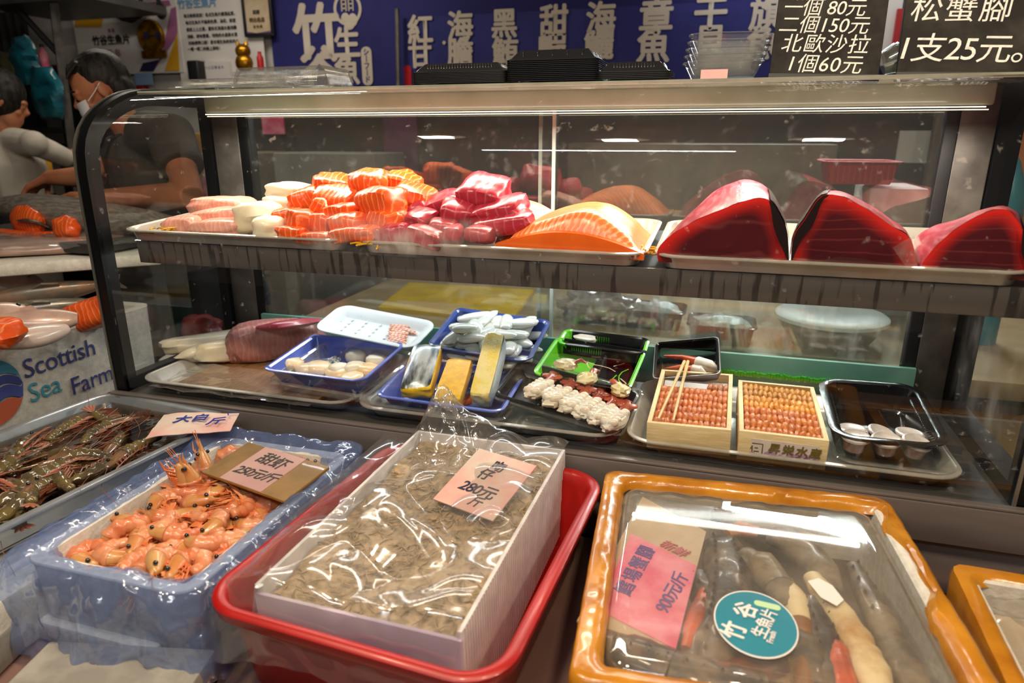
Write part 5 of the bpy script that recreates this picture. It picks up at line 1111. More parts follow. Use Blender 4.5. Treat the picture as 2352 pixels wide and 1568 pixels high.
def rows(M, sx, sy, w_, nrow, y0, y1, tx, ncol, col, gapfn=None):
    for r in range(nrow):
        yy = y0 + (y1 - y0) * r / max(1, nrow - 1); x = -sx / 2 + w_ + .007; k = 0; xe = sx / 2 - w_ - .005; n = ncol + rnd.choice((-1, 0, 1)); dx = (xe - x) / n
        for c in range(n + 1):
            if gapfn and gapfn(r, c, n): continue
            xx = x + c * dx; o = bpy.data.objects.new('sea_urchin_lobe', rnd.choice(col(r))); C.objects.link(o)
            o.matrix_world = M @ T(xx, yy - .004 * (c / n) ** 2 + rnd.uniform(-.001, .001), -.010 + rnd.uniform(-.001, .0015)) @ Rz(rnd.uniform(-.2, .2)) @ Rx(.12) @ MX.Diagonal((dx / .0115 * rnd.uniform(.92, 1.08), (y1 - y0) / (nrow - 1) / .0178, rnd.uniform(1.1, 1.3), 1))
            ordn = ['front', 'second', 'third', 'fourth', 'fifth', 'sixth', 'seventh', 'eighth'][r]
            tagit(o, 'sea urchin lobe in the %s row from the front, %s' % (ordn, tx), 'sea urchin', '%s row of urchin, %s' % (ordn, tx))
    g = G(); g.box(sx - 2 * w_, (y1 - y0) + .015, .010, T(0, (y0 + y1) / 2, -.022)); return g
part('urchin_layer', rows(M1, x1_, y1_, w1, 7, -y1_ / 2 + .026, y1_ / 2 - .082 + .02, 'box with chopsticks', 12, lambda r: LOB, lambda r, c, n: r == 6 and c < n * .7), UNI, t1, 'orange layer below the top lobes')
for k, (a, b) in enumerate((((1512, 962, 1.262, .972), (1572, 830, 1.53, 1.000)), ((1546, 966, 1.258, .972), (1580, 830, 1.53, 1.002)))):
    A = P(a[0], a[1], z=.974); B = P(b[0], b[1], y=1.535); g = G(); g.tube([A, A * .5 + B * .5, B], [.0026, .0034, .0040], 8); solo('chopstick', g, CHOP, ('left' if k == 0 else 'right') + ' wooden chopstick lying across the sea urchin box', 'chopstick')
t2, M2_, x2_, y2_, w2_ = unibox('b', (P(1689, 988, z=.968), P(1893, 1010, z=.968), P(1880, 890, y=1.51), P(1704, 872, y=1.515)), .060, 'wooden box full of sea urchin with a flowered paper label')
part('urchin_layer', rows(M2_, x2_, y2_, w2_, 8, -y2_ / 2 + .026, y2_ / 2 - .024, 'box with the paper label', 12, lambda r: LOB if r < 4 else LOBY), UNI, t2, 'orange layer below the top lobes')
LM = M2_ @ T(.004, -y2_ / 2 - .0004, -.030) @ Rx(pi / 2)
g = G(); g.box(x2_ * .76, .034, .0008, LM); plb = part('paper_label', g, mat('label_paper', '#ddd2c8', .6, 0, '#cdb4bc', 14), t2, None, True)
g = G(); r_ = random.Random(3)
for i in range(26): g.prof(.004, .004, .0015, [(0, 0), (0, .0004)], 3, M=LM @ T(r_.uniform(-.36, .36) * x2_, -.016 + abs(r_.gauss(0, .006)), .0005) @ Rz(r_.random()))
part('blossom_print', g, mat('blossom', '#b48aa4', .6), plb, kind='stuff')
g = G(); g.text('昇栄水産', .021, LM @ T(.018, .001, .0012), .02, .1, 1.25); s_ = .007
g.strokes([[(-.057, .008), (-.038, .008), (-.038, -.011)], [(-.056, .003), (-.059, -.004)], [(-.056, .0), (-.056, -.010)], [(-.052, -.001), (-.046, -.001)], [(-.053, -.008), (-.044, -.008)]], .0012, LM @ T(0, 0, .0008))
part('label_lettering', g, mat('olive_ink', '#6b5a12', .6), plb)
# black tub with sauce cups
tt, TM, tx_, ty_ = ptray('black_tub', 'deep black plastic tub with ribbed sides holding six lidded cups', 'tub', (P(1905, 1000, z=.968), P(2182, 1032, z=.968), P(2122, 882, y=1.535), P(1880, 868, y=1.535)), .055, BPLAST, .014, .018, .035, .002)
g = G()
for i in range(22):
    for s in (-1, 1): g.box(.0018, .0022, .034, TM @ T(s * (tx_ / 2 - .021), -ty_ / 2 + .05 + i * (ty_ - .1) / 21, -.03) @ Ry(s * -.25))
part('rib', g, BPLAST2, tt, None, True)
tt, _, _, _ = ptray('clear_tray', 'clear flat lid lying under the black tub', 'tray', (P(1905, 1052, z=.917), P(2170, 1090, z=.917), P(2160, 985, z=.917), P(1900, 960, z=.917)), .008, CPLAST, .008, .01, .03)
SAUCE = mat('red_sauce', '#b5452c', .3, 0, '#c96a3a', 20, coat=.3)
for i, (u, v, rx, ry, lb) in enumerate([(1958, 985, .0, .0, 'lidded cup at the back left of the black tub'), (2025, 993, .15, .22, 'tilted lidded cup of red sauce in the back middle of the black tub'), (2090, 995, .0, .05, 'lidded cup of red sauce at the back right of the black tub'), (1966, 1003, .12, 0, 'lidded cup at the front left of the black tub'), (2036, 1010, .2, -.08, 'lidded cup at the front middle of the black tub'), (2106, 1016, .2, .15, 'lidded cup at the front right of the black tub')]):
    p = P(u, v, z=.950 if v < 1000 else .962); t = thing('sauce_cup', lb, 'cup', T(p) @ Rx(rx) @ Ry(ry), 'sauce cups in the black tub')
    g = G(); g.lathe([(.018, -.026), (.023, 0), (.0225, 0), (.0175, -.025)], 24, None, False, False); cp = part('cup', g, CPLAST, t)
    g = G(); g.lathe([(.017, -.025), (.0205, -.006), (.001, -.005)], 20); part('sauce', g, SAUCE, t)
    g = G(); g.lathe([(.0255, -.002), (.0258, .002), (.022, .0035), (.020, .002), (.001, .002)], 28, None, False, True); g.box(.008, .006, .0015, T(.027, 0, .001)); part('lid', g, mat('cup_lid', '#cfc6c2', .3, 0, '#b8aeac', 30, 3, coat=.4), t)

# ------------------------------------------------------------------ on top of the case
TOPZ = 1.606
def inv_tray(sx, sy, h, r=.015, rib=0):
    g = G(); hx, hy = sx / 2, sy / 2; pr = [(0, 0), (.0, .002), (-.008, .004), (-.010, .006), (-.022, h - .003), (-.025, h)]
    g.prof(hx, hy, r, pr, 5, None, False, True); return g
def ribs(g, sx, sy, h, n):
    for s in (-1, 1):
        for i in range(n): g.box(.0025, .003, h * .75, T(-sx / 2 + .035 + i * (sx - .07) / (n - 1), s * (sy / 2 - .0155), h * .5) @ Rx(s * .35), .0008)
    for i in range(max(3, int(n * sy / sx))):
        k = max(3, int(n * sy / sx))
        for s in (-1, 1): g.box(.003, .0025, h * .75, T(s * (sx / 2 - .0155), -sy / 2 + .03 + i * (sy - .06) / (k - 1), h * .5) @ Ry(-s * .35), .0008)
def stack(u0, u1, y, sy, nn, pitch, h, m, lbt, lb, grp, rib, rz=0.):
    a, b = P(u0, 190, y=y), P(u1, 190, y=y); sx = (b - a).length; c = (a + b) / 2
    for k in range(nn):
        M = T(c.x, c.y + sy / 2, TOPZ + pitch * k) @ Rz(rz + .004 * sin(k * 2)); top = k == nn - 1
        if top:
            t = thing('black_container', lbt, 'container', M, grp); part('body', inv_tray(sx, sy, h), m, t); g = G(); ribs(g, sx, sy, h, rib); part('rib', g, m, t, kind='stuff' if rib > 30 else None)
        else: solo('black_container', inv_tray(sx, sy, pitch * 1.5 + .008), m, lb, 'container', M, grp)
stack(943, 1160, 1.44, .13, 8, .0030, .020, BPLASTC, 'topmost ribbed black container of the left stack on the case', 'flat black container under the top one in the left stack', 'left stack of black containers', 24)
stack(1160, 1372, 1.44, .15, 12, .0036, .022, BPLAST2, 'topmost smooth black container of the tall middle stack', 'flat black container under the top one in the tall middle stack', 'middle stack of black containers', 5)
stack(1366, 1540, 1.44, .12, 5, .0032, .021, BPLASTC, 'topmost ribbed black container of the low right stack', 'flat black container under the top one in the low right stack', 'right stack of black containers', 14)
def clearlid(u0, u1, y, sy, h, lb, z=TOPZ):
    a, b = P(u0, 200, y=y), P(u1, 200, y=y); sx = (b - a).length; c = (a + b) / 2
    t = thing('clear_clamshell', lb, 'container', T(c.x, c.y + sy / 2, z)); g = inv_tray(sx, sy, h, .02); part('body', g, CPLASTR, t); g = G(); ribs(g, sx, sy, h, int(sx / .0055)); part('rib', g, CPLAST, t, kind='stuff'); g = G(); g.prof(sx / 2 + .004, sy / 2 + .004, .02, [(0, 0), (.004, .001), (.004, .003), (0, .003)], 5, None, False, False); part('rim', g, CPLAST, t)
clearlid(384, 655, 1.42, .14, .022, 'low clear ribbed lid at the left end of the case roof'); clearlid(515, 752, 1.46, .16, .048, 'tall clear ribbed lid behind the low one at the left of the case roof')
g = G(); a, b = P(600, 203, y=1.44), P(980, 197, y=1.44); g.box(b.x - a.x, .10, .002, T((a.x + b.x) / 2, 1.49, TOPZ + .0005)); 
a, b = P(1548, 180, y=1.45), P(1772, 180, y=1.45)
for k in range(5):
    M = T((a.x + b.x) / 2 + .002 * k, 1.52, TOPZ + .012 * k) @ Ry(.01 * (k - 2)) @ Rz(.02 * sin(k * 3)); sx = (b.x - a.x)
    g = G(); g.prof(sx / 2 - .03, .055, .03, [(0, .001), (.014, .028), (.018, .030), (.018, .032), (.012, .031)], 6, None, True, False)
    solo('clear_container', g, CPLAST, ('topmost' if k == 4 else 'bottom' if k == 0 else 'second from bottom' if k == 1 else 'middle' if k == 2 else 'second from top') + ' clear container of the stack left of the chalkboard', 'container', M, 'clear containers left of the chalkboard', smooth=30)
g = G(); g.box(.05, .002, .02, T(P(1640, 172, y=1.455)) @ Rx(-.2)); solo('paper_slip', g, PAPERP, 'pink paper slip inside the clear containers', 'paper')
# chalkboards
def board(lab, c4, y, lines, nm='chalkboard', strk=None):
    p = [P(u, v, y=y + (.05 if v < 100 else 0)) for u, v in c4]; M, sx, sy = frame4(*p)
    t = thing(nm, lab, 'chalkboard', M); g = G(); g.box(sx, sy, .012, T(0, 0, -.006), .002); part('panel', g, SLATE, t)
    g = G(); g.box(sx + .002, .012, .016, T(0, -sy / 2 - .003, -.006)); part('bottom_edge', g, BLACKM, t)
    g = G()
    for s, u, v, px, sh_, sp in lines:
        q = M.inverted() @ (lambda d, n, o: EYE + d * ((o - EYE).dot(n) / d.dot(n)))(ray(u, v), M.col[2].to_3d(), M.translation)
        g.text(s, px / ppm(M.translation) * 1.02, T(q.x, q.y, .0004) @ Rz(-.02), .0, sh_, sp)
    part('chalk_lettering', g, CHALK, t); return t
board('left chalkboard with four lines of chalk prices', [(1762, 176), (2014, 172), (2060, -95), (1805, -95)], 1.46,
      [('鮭魚卵', 1850, -14, 38, .1, 1.1), ('一個 80元', 1892, 20, 42, .15, .95), ('二個150元', 1890, 60, 43, .18, .97), ('北歐沙拉', 1893, 104, 45, .15, 1.08), ('1個60元', 1890, 150, 45, .18, 1.05)])
board('right chalkboard offering crab legs in chalk', [(2062, 174), (2356, 166), (2385, -60), (2085, -60)], 1.47,
      [('松蟹腳', 2205, 24, 66, .1, 1.1), ('1支25元。', 2225, 116, 70, .15, .92)])
for k in range(6):
    p = P(2012, 176, y=1.53); g = G(); g.lathe([(.020, 0), (.028, .030), (.0275, .030), (.0195, .001)], 20, None, False, False); solo('plastic_cup', g, CPLASTR, 'nested clear cup lying between the two chalkboards', 'cup', T(p.x + .006 + .006 * k, 1.53, TOPZ + .022 + .0014 * k) @ Ry(1.15), 'nested cups between the chalkboards')
g = G(); M, sx, sy, sz = pxbox(2020, -30, 2066, 150, 3.57, .02); g.box(sx, sy, sz); solo('red_edged_sheet', g, PAPERW, 'white sheet on the wall seen between the chalkboards', 'paper', M)
g = G(); M, sx, sy, sz = pxbox(2054, 20, 2068, 130, 3.55, .02); g.box(sx, sy, sz); solo('red_strip', g, REDB, 'narrow red strip behind the gap between the chalkboards', 'sign', M)
# ------------------------------------------------------------------ foreground
def shrimp_set(curl, L, w_, seed, raw=False, straight=.36):
    r = random.Random(seed); n = 30; pts = [V((0, 0, 0))]; a = 0.; dirs = []
    for k in range(n):
        f = k / n
        if f > straight * .8: a -= curl / (n * (1 - straight * .8)) * (1.25 if f < .75 else .6)
        d = V((cos(a), sin(a), 0)); dirs.append(d); pts.append(pts[-1] + d * L / n)
    c = sum(pts, V()) / len(pts); pts = [p - c for p in pts]; c2 = dirs + [dirs[-1]]
    def at(f): i = min(n, max(0, int(round(f * n)))); return pts[i], c2[i]
    k0 = int(straight * n)
    M = {}
    g = G(); g.tube(pts[0:k0 + 2], [w_ * (.18 + .86 * (i / (k0 + 1)) ** .55) for i in range(k0 + 2)], 12, None, .86)
    p, d = at(0); g.tube([pts[2] + V((-d.y, d.x, 0)) * w_ * .25, p - d * L * .07 + V((-d.y, d.x, 0)) * w_ * .35, p - d * L * .15 + V((-d.y, d.x, 0)) * w_ * .6], [w_ * .3, w_ * .13, .0004], 6); M['head'] = g.mesh('head', GREYH if raw else PRAWNH, 60)
    g = G(); rr = []
    idx = range(k0, n - 1)
    for i in idx:
        f = (i - k0) / (n - 1 - k0); rr.append(w_ * (1.04 - .55 * f ** 1.6) * (1 + .13 * ((i % 4) / 3 - .5) * 2))
    g.tube([pts[i] for i in idx], rr, 12, None, .86); M['abdomen'] = g.mesh('abdomen', GREYS if raw else PRAWN, 75)
    g = G(); p, d = at(.96); nn = V((-d.y, d.x, 0))
    for s in (-.55, -.2, .2, .55): 
        q = p + (d * cos(s) + nn * sin(s)) * L * .085; an = math.atan2((q - p).y, (q - p).x); g.blob(L * .085, w_ * .26, w_ * .10, T(q) @ Rz(an), 10, 6)
    M['tail_fan'] = g.mesh('tail_fan', GREYL if raw else PRAWNL, 60)
    g = G()
    for i in range(11):
        f = .10 + .6 * i / 10; p, d = at(f); ins = V((d.y, -d.x, 0)); q0 = p + ins * w_ * .75; ln = w_ * r.uniform(1.2, 2.0)
        for s in (-1, 1): g.tube([q0 + V((0, 0, s * w_ * .3)), q0 + ins * ln * .5 - d * ln * .45 + V((0, 0, s * w_ * .4)), q0 + ins * ln * .55 - d * ln * 1.1 + V((0, 0, s * w_ * .2))], [w_ * .12, w_ * .09, w_ * .03], 4)
    M['legs'] = g.mesh('legs', GREYL if raw else PRAWNL, 60)
    g = G(); p, d = at(.02)
    for s in (-1, 1):
        q = [p]; aa = math.atan2(-d.y, -d.x) + r.uniform(-.4, .4)
        for k in range(6): aa += r.uniform(-.18, .25) * s; q.append(q[-1] + V((cos(aa), sin(aa), .05 * s)) * L * (.20 if raw else .06))
        g.tube(q, .0005 if raw else .0006, 4)
    M['antennae'] = g.mesh('antennae', GREYL if raw else PRAWNL, 60)
    p, d = at(.09); out = V((-d.y, d.x, 0)); M['eye'] = []
    for s in (-1, 1):
        g = G(); g.blob(w_ * .24, w_ * .24, w_ * .24, T(p + V((0, 0, s * w_ * .62)) + out * w_ * .25), 10, 7); M['eye'].append(g.mesh('eye', EYEM, 60))
    return M
def put_shrimp(S, M, lab, grp, full=True, nm='shrimp'):
    t = thing(nm, lab, 'shrimp', M, grp)
    for k in (('head', 'abdomen', 'tail_fan', 'legs', 'antennae') if full else ('head', 'abdomen', 'tail_fan')): part(k, S[k], None, t)
    if full:
        hd = t.children[0]
        for e in S['eye']: part('eye', e, None, hd)
    return t

# steel tray of raw shrimp in water
Z1 = .895
bl, l2 = P(200, 895, z=Z1), P(0, 985, z=Z1); br, r2 = P(520, 943, z=Z1), P(0, 1240, z=Z1)
fl = bl + (l2 - bl) * 2.3; fr = br + (r2 - br) * 1.12
M, sx, sy = frame4(fl, fr, br, bl); t = thing('steel_basin', 'steel tray of raw grey shrimp in brown water at the left front', 'tray', M); WM = M
g = G(); g.tray(sx, sy, .055, .016, .014, .04, .0015, .006); part('body', g, BASIN, t, smooth=30)
g = G(); g.prof(sx / 2 - .026, sy / 2 - .026, .03, [(0, -.030)], 6, None, False, True); g.v = [v + V((0, 0, .0015 * nz(v * 30))) for v in g.v]
g = G(); hx, hy = sx / 2 - .025, sy / 2 - .025; g.grid(40, 60, lambda a, b: (hx * (2 * a - 1), hy * (2 * b - 1), -.016 + .0012 * nz((a * 7, b * 11, 0)))); part('water', g, WATER, t, 'brown rippled water', smooth=180)
g = G(); g.box(sx - .055, sy - .055, .002, T(0, 0, -.050)); part('murky_bottom', g, mat('murky', '#3a2c1c', .4, 0, '#271c12', 14), t)
g = G(); g.box(.50, .86, .105, T(M.translation.x, .74, .775), .008); solo('foam_box', g, FOAM, 'foam box under the steel tray of raw shrimp', 'foam box')
RAWS = [shrimp_set(c, .165, .0155, i, True, .34) for i, c in enumerate((.5, .9, 1.4, .3))]
RAWP = [(60, 1045, 130, 1010, 'raw shrimp floating at the upper left of the steel tray'), (165, 1015, 300, 965, None), (250, 1035, 130, 1075, None), (300, 985, 225, 1060, 'yellowish raw shrimp with its back to the price paper'), (350, 1000, 260, 1070, 'striped raw shrimp with a red tail below the price paper'), (40, 1075, 130, 1045, None), (130, 1040, 20, 1085, None), (60, 1110, 170, 1055, None), (150, 1085, 60, 1150, None), (20, 1130, 130, 1085, None), (200, 1060, 100, 1120, None), (150, 1140, 130, 1060, 'raw shrimp lying across with its head towards the near rim'), (90, 1145, 20, 1110, None), (40, 1175, 90, 1140, None), (15, 1185, 30, 1160, 'raw shrimp head peeking out by the near left rim'), (250, 1090, 350, 1040, None), (210, 1110, 290, 1060, None), (20, 1050, 90, 1000, None), (230, 975, 330, 950, None), (120, 1000, 200, 960, None), (10, 1215, 60, 1180, None), (-40, 1100, 60, 1060, None), (-30, 1170, 40, 1120, None)]
for i, (u0, v0, u1, v1, lb) in enumerate(RAWP):
    zz = Z1 - .027 + .014 * ((i * 7) % 5) / 4; a, b = P(u0, v0, z=zz), P(u1, v1, z=zz); d = b - a; q = (a + b) / 2
    loc = WM.inverted() @ q; loc.x = max(-sx / 2 + .05, min(sx / 2 - .085, loc.x)); loc.y = max(-sy / 2 + .06, min(sy / 2 - .075, loc.y)); q = WM @ loc
    put_shrimp(RAWS[i % 4], T(q) @ Rz(math.atan2(-d.y, -d.x)) @ Rx((i % 3 - 1) * .35 + (pi if i % 2 else 0)), lb or 'raw grey brown shrimp in the steel tray of water', 'raw shrimp in the steel tray')
# price paper on it
cs = (P(372, 1006, z=.906), P(520, 982, z=.908), P(556, 948, z=.912), P(340, 955, z=.906)); M, px_, py_ = frame4(*cs)
t = thing('price_paper', 'wet pink price paper with blue handwriting on the rim of the steel tray', 'price card', M); g = G()
g.grid(16, 10, lambda a, b: V(((a - .5) * px_, (b - .5) * py_ * (1.2 - .3 * a), .004 * sin(a * 5) + .003 * nz((a * 4, b * 4, 0))))); g.grid(16, 10, lambda a, b: V(((a - .5) * px_, (b - .5) * py_ * (1.2 - .3 * a), -.001 + .004 * sin(a * 5) + .003 * nz((a * 4, b * 4, 0))))); part('paper', g, PAPERP2, t, smooth=180)
g = G(); g.text('大白', py_ * .36, T(-.01, .012, .0065), .012, .1); g.text('斤', py_ * .36, T(.045, -.012, .006) , .012, .2); g.strokes([[(.062, .030), (.066, .016)], [(.062, .030), (.085, .030)]], .0014, T(0, 0, .006)); part('handwriting', g, INKB, t)

# cooked shrimp in the blue bag
Z2 = .872
M, sx, sy = frame4(P(-30, 1290, z=Z2), P(436, 1362, z=Z2), P(822, 1045, z=Z2), P(540, 992, z=Z2)); BMX = M
t = thing('foam_box', 'white foam box lined with a blue plastic bag of cooked shrimp', 'foam box', M); g = G(); g.tray(sx - .02, sy - .02, .115, .002, .012, .03, .022, .003, T(0, 0, -.004)); part('body', g, FOAM, t)
g = G(); L0 = sx / 2 * .97; g.strokes([[(.0, .03), (.0, -.03)], [(.0, .03), (.05, .034)]], .0016, MX.Translation((sx / 2 - .0125, -sy * .36, -.045)) @ Rz(pi / 2) @ Rx(pi / 2)); part('ink_mark', g, INKB, t)
def ringpts(hx, hy, r, N):
    base = [V((x, y, 0)) for x, y in rrect(hx, hy, r, 8)]; base.append(base[0]); d = [0]
    for i in range(1, len(base)): d.append(d[-1] + (base[i] - base[i - 1]).length)
    out = []; j = 0
    for k in range(N):
        s = d[-1] * k / N
        while d[j + 1] < s: j += 1
        f = (s - d[j]) / (d[j + 1] - d[j]); out.append(base[j].lerp(base[j + 1], f))
    return out
def rid(p, s, o=0.): return 1 - 2 * abs(noise.noise(V((p[0] * s + o, p[1] * s - o, p[2] * s + o * .3))))
g = G(); R = []; N = 380
prf = [(-.075, -.105, .0), (-.060, -.10, .004), (-.043, -.085, .007), (-.036, -.055, .009), (-.034, -.025, .010), (-.028, .002, .010), (-.014, .012, .012), (.003, .015, .014), (.016, .006, .016), (.020, -.012, .018), (.022, -.03, .020), (.024, -.055, .020), (.028, -.08, .022), (.034, -.103, .024), (.034, -.124, .022)]
for k in range((len(prf) - 1) * 3 + 1):
    i0 = min(k // 3, len(prf) - 2); f_ = k / 3 - i0; o, z, am = [prf[i0][c_] * (1 - f_) + prf[i0 + 1][c_] * f_ for c_ in range(3)]
    ring = []
    for i, p in enumerate(ringpts(sx / 2 + o, sy / 2 + o, .045, N)):
        n_ = p.normalized(); ab = lambda s_, zz, o_: abs(noise.noise(V((p.x * s_ + o_, p.y * s_ - o_, z * zz + o_))))
        d = 1.7 * ab(9, 6, 3) + .9 * ab(22, 14, 8) + .45 * ab(48, 40, 1) - .42
        q = p + n_ * am * d + V((0, 0, z + am * (.9 * nz((p.x, p.y, z), 11, 2) + .5 * nz((p.x, p.y, z), 34, 6)) * (1 if z > -.03 else .6)))
        if k > 39: q.z += .018 * nz((p.x, p.y, 0), 7, 4)
        ring.append(q)
    R.append(ring)
g.loft(R, True, False); part('bag', g, FILMB, thing('plastic_bag', 'crumpled translucent blue bag lining the cooked shrimp box and hanging over its sides', 'bag', M), smooth=180)
CK = [shrimp_set(c, l, w_, 40 + i) for i, (c, l, w_) in enumerate(((2.4, .120, .0160), (3.2, .126, .0165), (1.5, .115, .0155), (3.9, .130, .0168), (2.0, .12, .0158), (2.9, .118, .0162)))]
rs = random.Random(21); grpn = 'cooked shrimp in the blue bag'; cnt = 0
base_z = Z2 - .078
for lay_, (z_, n_) in enumerate(((0, 50), (.021, 52), (.040, 44))):
    pl = []
    tries = 0
    while len(pl) < n_ and tries < 9000:
        tries += 1; a, b = rs.uniform(-.5, .5), rs.uniform(-.5, .5); x, y = a * (sx - .125), b * (sy - .13)
        if all((x - q[0]) ** 2 + (y - q[1]) ** 2 > (.034, .038, .041)[lay_] ** 2 for q in pl): pl.append((x, y))
    for (x, y) in pl:
        q = BMX @ V((x, y, 0)); q.z = base_z + z_ + .012 * (y / sy) + .016 * (1 - (2 * x / sx) ** 2) + rs.uniform(-.004, .005)
        R_ = Rz(rs.uniform(0, 6.28)) @ Rx(rs.choice((0, pi)) + rs.uniform(-.4, .4)) @ Ry(rs.uniform(-.25, .25))
        up = lay_ == 2 and 3 < cnt % 23 < 5
        if up: R_ = Rz(rs.uniform(0, 6)) @ Ry(-1.1) @ Rx(1.2)
        lb = 'cooked orange shrimp in the heap in the blue bag'
        put_shrimp(CK[cnt % 6], T(q) @ R_, lb, grpn, lay_ > 0, 'cooked_shrimp'); cnt += 1
for u, v, y, lb, R_ in ((432, 1118, .0, 'cooked shrimp standing head up at the back left of the heap', Rz(.3) @ Rx(pi / 2) @ Rz(-1.2)), (412, 1122, .0, 'second head-up cooked shrimp beside the standing one', Rz(.8) @ Rx(pi / 2) @ Rz(-1.35)), (472, 1085, 0, 'cooked shrimp poking out behind the cardboard price sign', Rz(-.5) @ Rx(pi / 2) @ Rz(-1.1)), (432, 1300, 0, 'large curled cooked shrimp at the near edge of the bag', Rz(1.9)), (385, 1296, 0, 'cooked shrimp with its head to the near rim, left of the large curled one', Rz(2.3) @ Rx(.5))):
    p = P(u, v, z=Z2 - .012); put_shrimp(CK[3 if 'curled' in lb else 2], T(p) @ R_, lb, None, True, 'cooked_shrimp')
# cardboard sign
cs = (P(474, 1086, z=.884), P(658, 1152, z=.884), P(751, 1070, z=.900), P(560, 1012, z=.900)); M, cx_, cy_ = frame4(*cs)
t = thing('price_sign', 'cardboard price sign with pink paper and black handwriting on the cooked shrimp', 'price card', M); g = G(); g.box(cx_, cy_, .006, T(0, 0, -.003), .001); part('cardboard', g, CARDB, t)
g = G(); g.box(cx_ * .50, cy_ * .985, .0012, T(-.02 * cx_, 0, .0006)); ppp = part('pink_paper', g, PAPERP, t)
g = G(); g.text('甜虾', cy_ * .33, T(-.02 * cx_, cy_ * .20, .0015) @ Rz(-.05), .012, .15); g.text('250元/斤', cy_ * .27, T(-.01 * cx_, -cy_ * .18, .0015) @ Rz(.05), .012, .25, .85); part('handwriting', g, INK, ppp)
g = G(); g.grid(14, 10, lambda a, b: ((a - .5) * cx_ * 1.04, (b - .5) * cy_ * 1.04, .0035 + .0012 * nz((a * 6, b * 5, 0)))); part('film', g, FILM, t, 'clear film wrapping', smooth=180)
# foam slabs and box below
for i, (x, y, sx_, sy_, z0, hh, lb) in enumerate(((-.97, .93, .42, .56, .722, .036, 'foam slab under the blue bag of cooked shrimp'),)):
    g = G(); g.box(sx_, sy_, hh, T(x, y, z0 + hh / 2), .006); solo('foam_slab', g, FOAM, lb, 'foam slab')
for (u, v, lb, a) in ((10, 1478, 'white foam block at the bottom left corner of the photo', .25), (270, 1560, 'white foam block lying in front of the blue bag', .22)):
    p = P(u, v, z=.755); g = G(); g.box(.26 if u > 100 else .20, .16, .05 if u > 100 else .06, None, .006); solo('foam_block', g, mat('dimmed_foam', '#aaa59c', .8, 0, '#8f8a82', 14, 5, bump=.4, bscale=40), lb, 'foam block', T(p.x - (0 if u > 100 else .085), p.y - .03, .7475 if u > 100 else .7525) @ Rz(a))  # foam colour darkened to offset the strong light falling here

# red bin, white box, whitebait
Z3 = .882
M, sx, sy = frame4(P(478, 1398, z=Z3), P(1165, 1600, z=Z3), P(1386, 1088, z=Z3), P(872, 1002, z=Z3)); RM = M
t = thing('red_bin', 'red plastic bin with rounded rim holding a white box of whitebait', 'bin', M); g = G()
hx, hy = sx / 2 - .018, sy / 2 - .018
g.prof(hx, hy, .055, [(-.030, -.155), (-.026, -.160 + .008), (-.004, -.02), (.002, -.018), (.016, -.016), (.018, -.010), (.018, -.002), (.013, .002), (.003, .001), (-.002, -.003), (-.006, -.02), (-.028, -.145), (-.034, -.150)], 8); part('body', g, REDP, t, smooth=50)
Z4 = .918
M, wx, wy = frame4(P(612, 1350, z=Z4 - .02), P(1074, 1452, z=Z4 - .01), P(1281, 1034, z=Z4), P(945, 985, z=Z4)); XM = M
t = thing('white_box', 'white corrugated plastic box of whitebait standing in the red bin', 'box', M); g = G()
H = .165; th = .006
for nm, a, b, x, y in (('front_wall', wx, th, 0, -wy / 2), ('back_wall', wx, th, 0, wy / 2), ('left_wall', th, wy, -wx / 2, 0), ('right_wall', th, wy, wx / 2, 0)):
    g = G(); g.box(a + (th if nm[0] in 'fb' else 0), b, H - (.012 if nm[0] == 'f' else 0), T(x, y, -H / 2 - (.006 if nm[0] == 'f' else 0)), .0008)
    part(nm, g, CARDW if nm != 'front_wall' else mat('printed_white', '#d7cfd6', .5, 0, '#b3a0b8', 6, 2), t)
g = G()
for i in range(58): g.box(.0022, .0012, H * .985, T(wx / 2 + th / 2, -wy / 2 + .01 + i * (wy - .02) / 57, -H / 2) @ Rz(pi / 2))
part('corrugation', g, CARDW, t, kind='stuff')
g = G(); g.box(wx - .01, wy - .01, .01, T(0, 0, -H + .01)); part('floor', g, CARDW, t)
g = G(); g.grid(70, 90, lambda a, b: ((a - .5) * (wx - .012), (b - .5) * (wy - .012), -.030 + .010 * nz((a * 5, b * 7, 0)) + .003 * nz((a * 60, b * 80, 0)) + .010 * b))
rw = random.Random(5)
for i in range(700):
    x, y = (rw.random() - .5) * (wx - .03), (rw.random() - .5) * (wy - .03); a = rw.uniform(0, 6.3); z = -.027 + .010 * (y / wy + .5) + rw.uniform(-.003, .005); d = V((cos(a), sin(a), rw.uniform(-.3, .3))) * rw.uniform(.008, .016); q = V((x, y, z)); g.tube([q - d, q + V((-d.y, d.x, 0)) * .25, q + d], [.0006, .0016, .0005], 4)
solo('whitebait', g, WBAIT, 'mass of tiny beige whitebait filling the white box', 'whitebait', M, kind='stuff', smooth=180)
# price card in the whitebait
cs = (P(1008, 1152, z=.905), P(1150, 1200, z=.905), P(1216, 1068, z=.945), P(1088, 1026, z=.945)); M2, cx_, cy_ = frame4(*cs)
t = thing('price_card', 'pink price card with black handwriting lying on the whitebait', 'price card', M2); g = G(); g.box(cx_, cy_, .003, None, .0005); part('card', g, PAPERP2, t)
g = G(); g.text('吻', cy_ * .20, T(0, cy_ * .28, .002), .014, .1); g.text('仔', cy_ * .20, T(-.01, cy_ * .10, .002), .014, .1); g.text('280元', cy_ * .22, T(-.002, -cy_ * .16, .002), .012, .2, .9); g.text('斤', cy_ * .18, T(.012, -cy_ * .34, .002), .012, .2); part('handwriting', g, INKB if False else mat('blue_black_ink', '#20263f', .5), t)
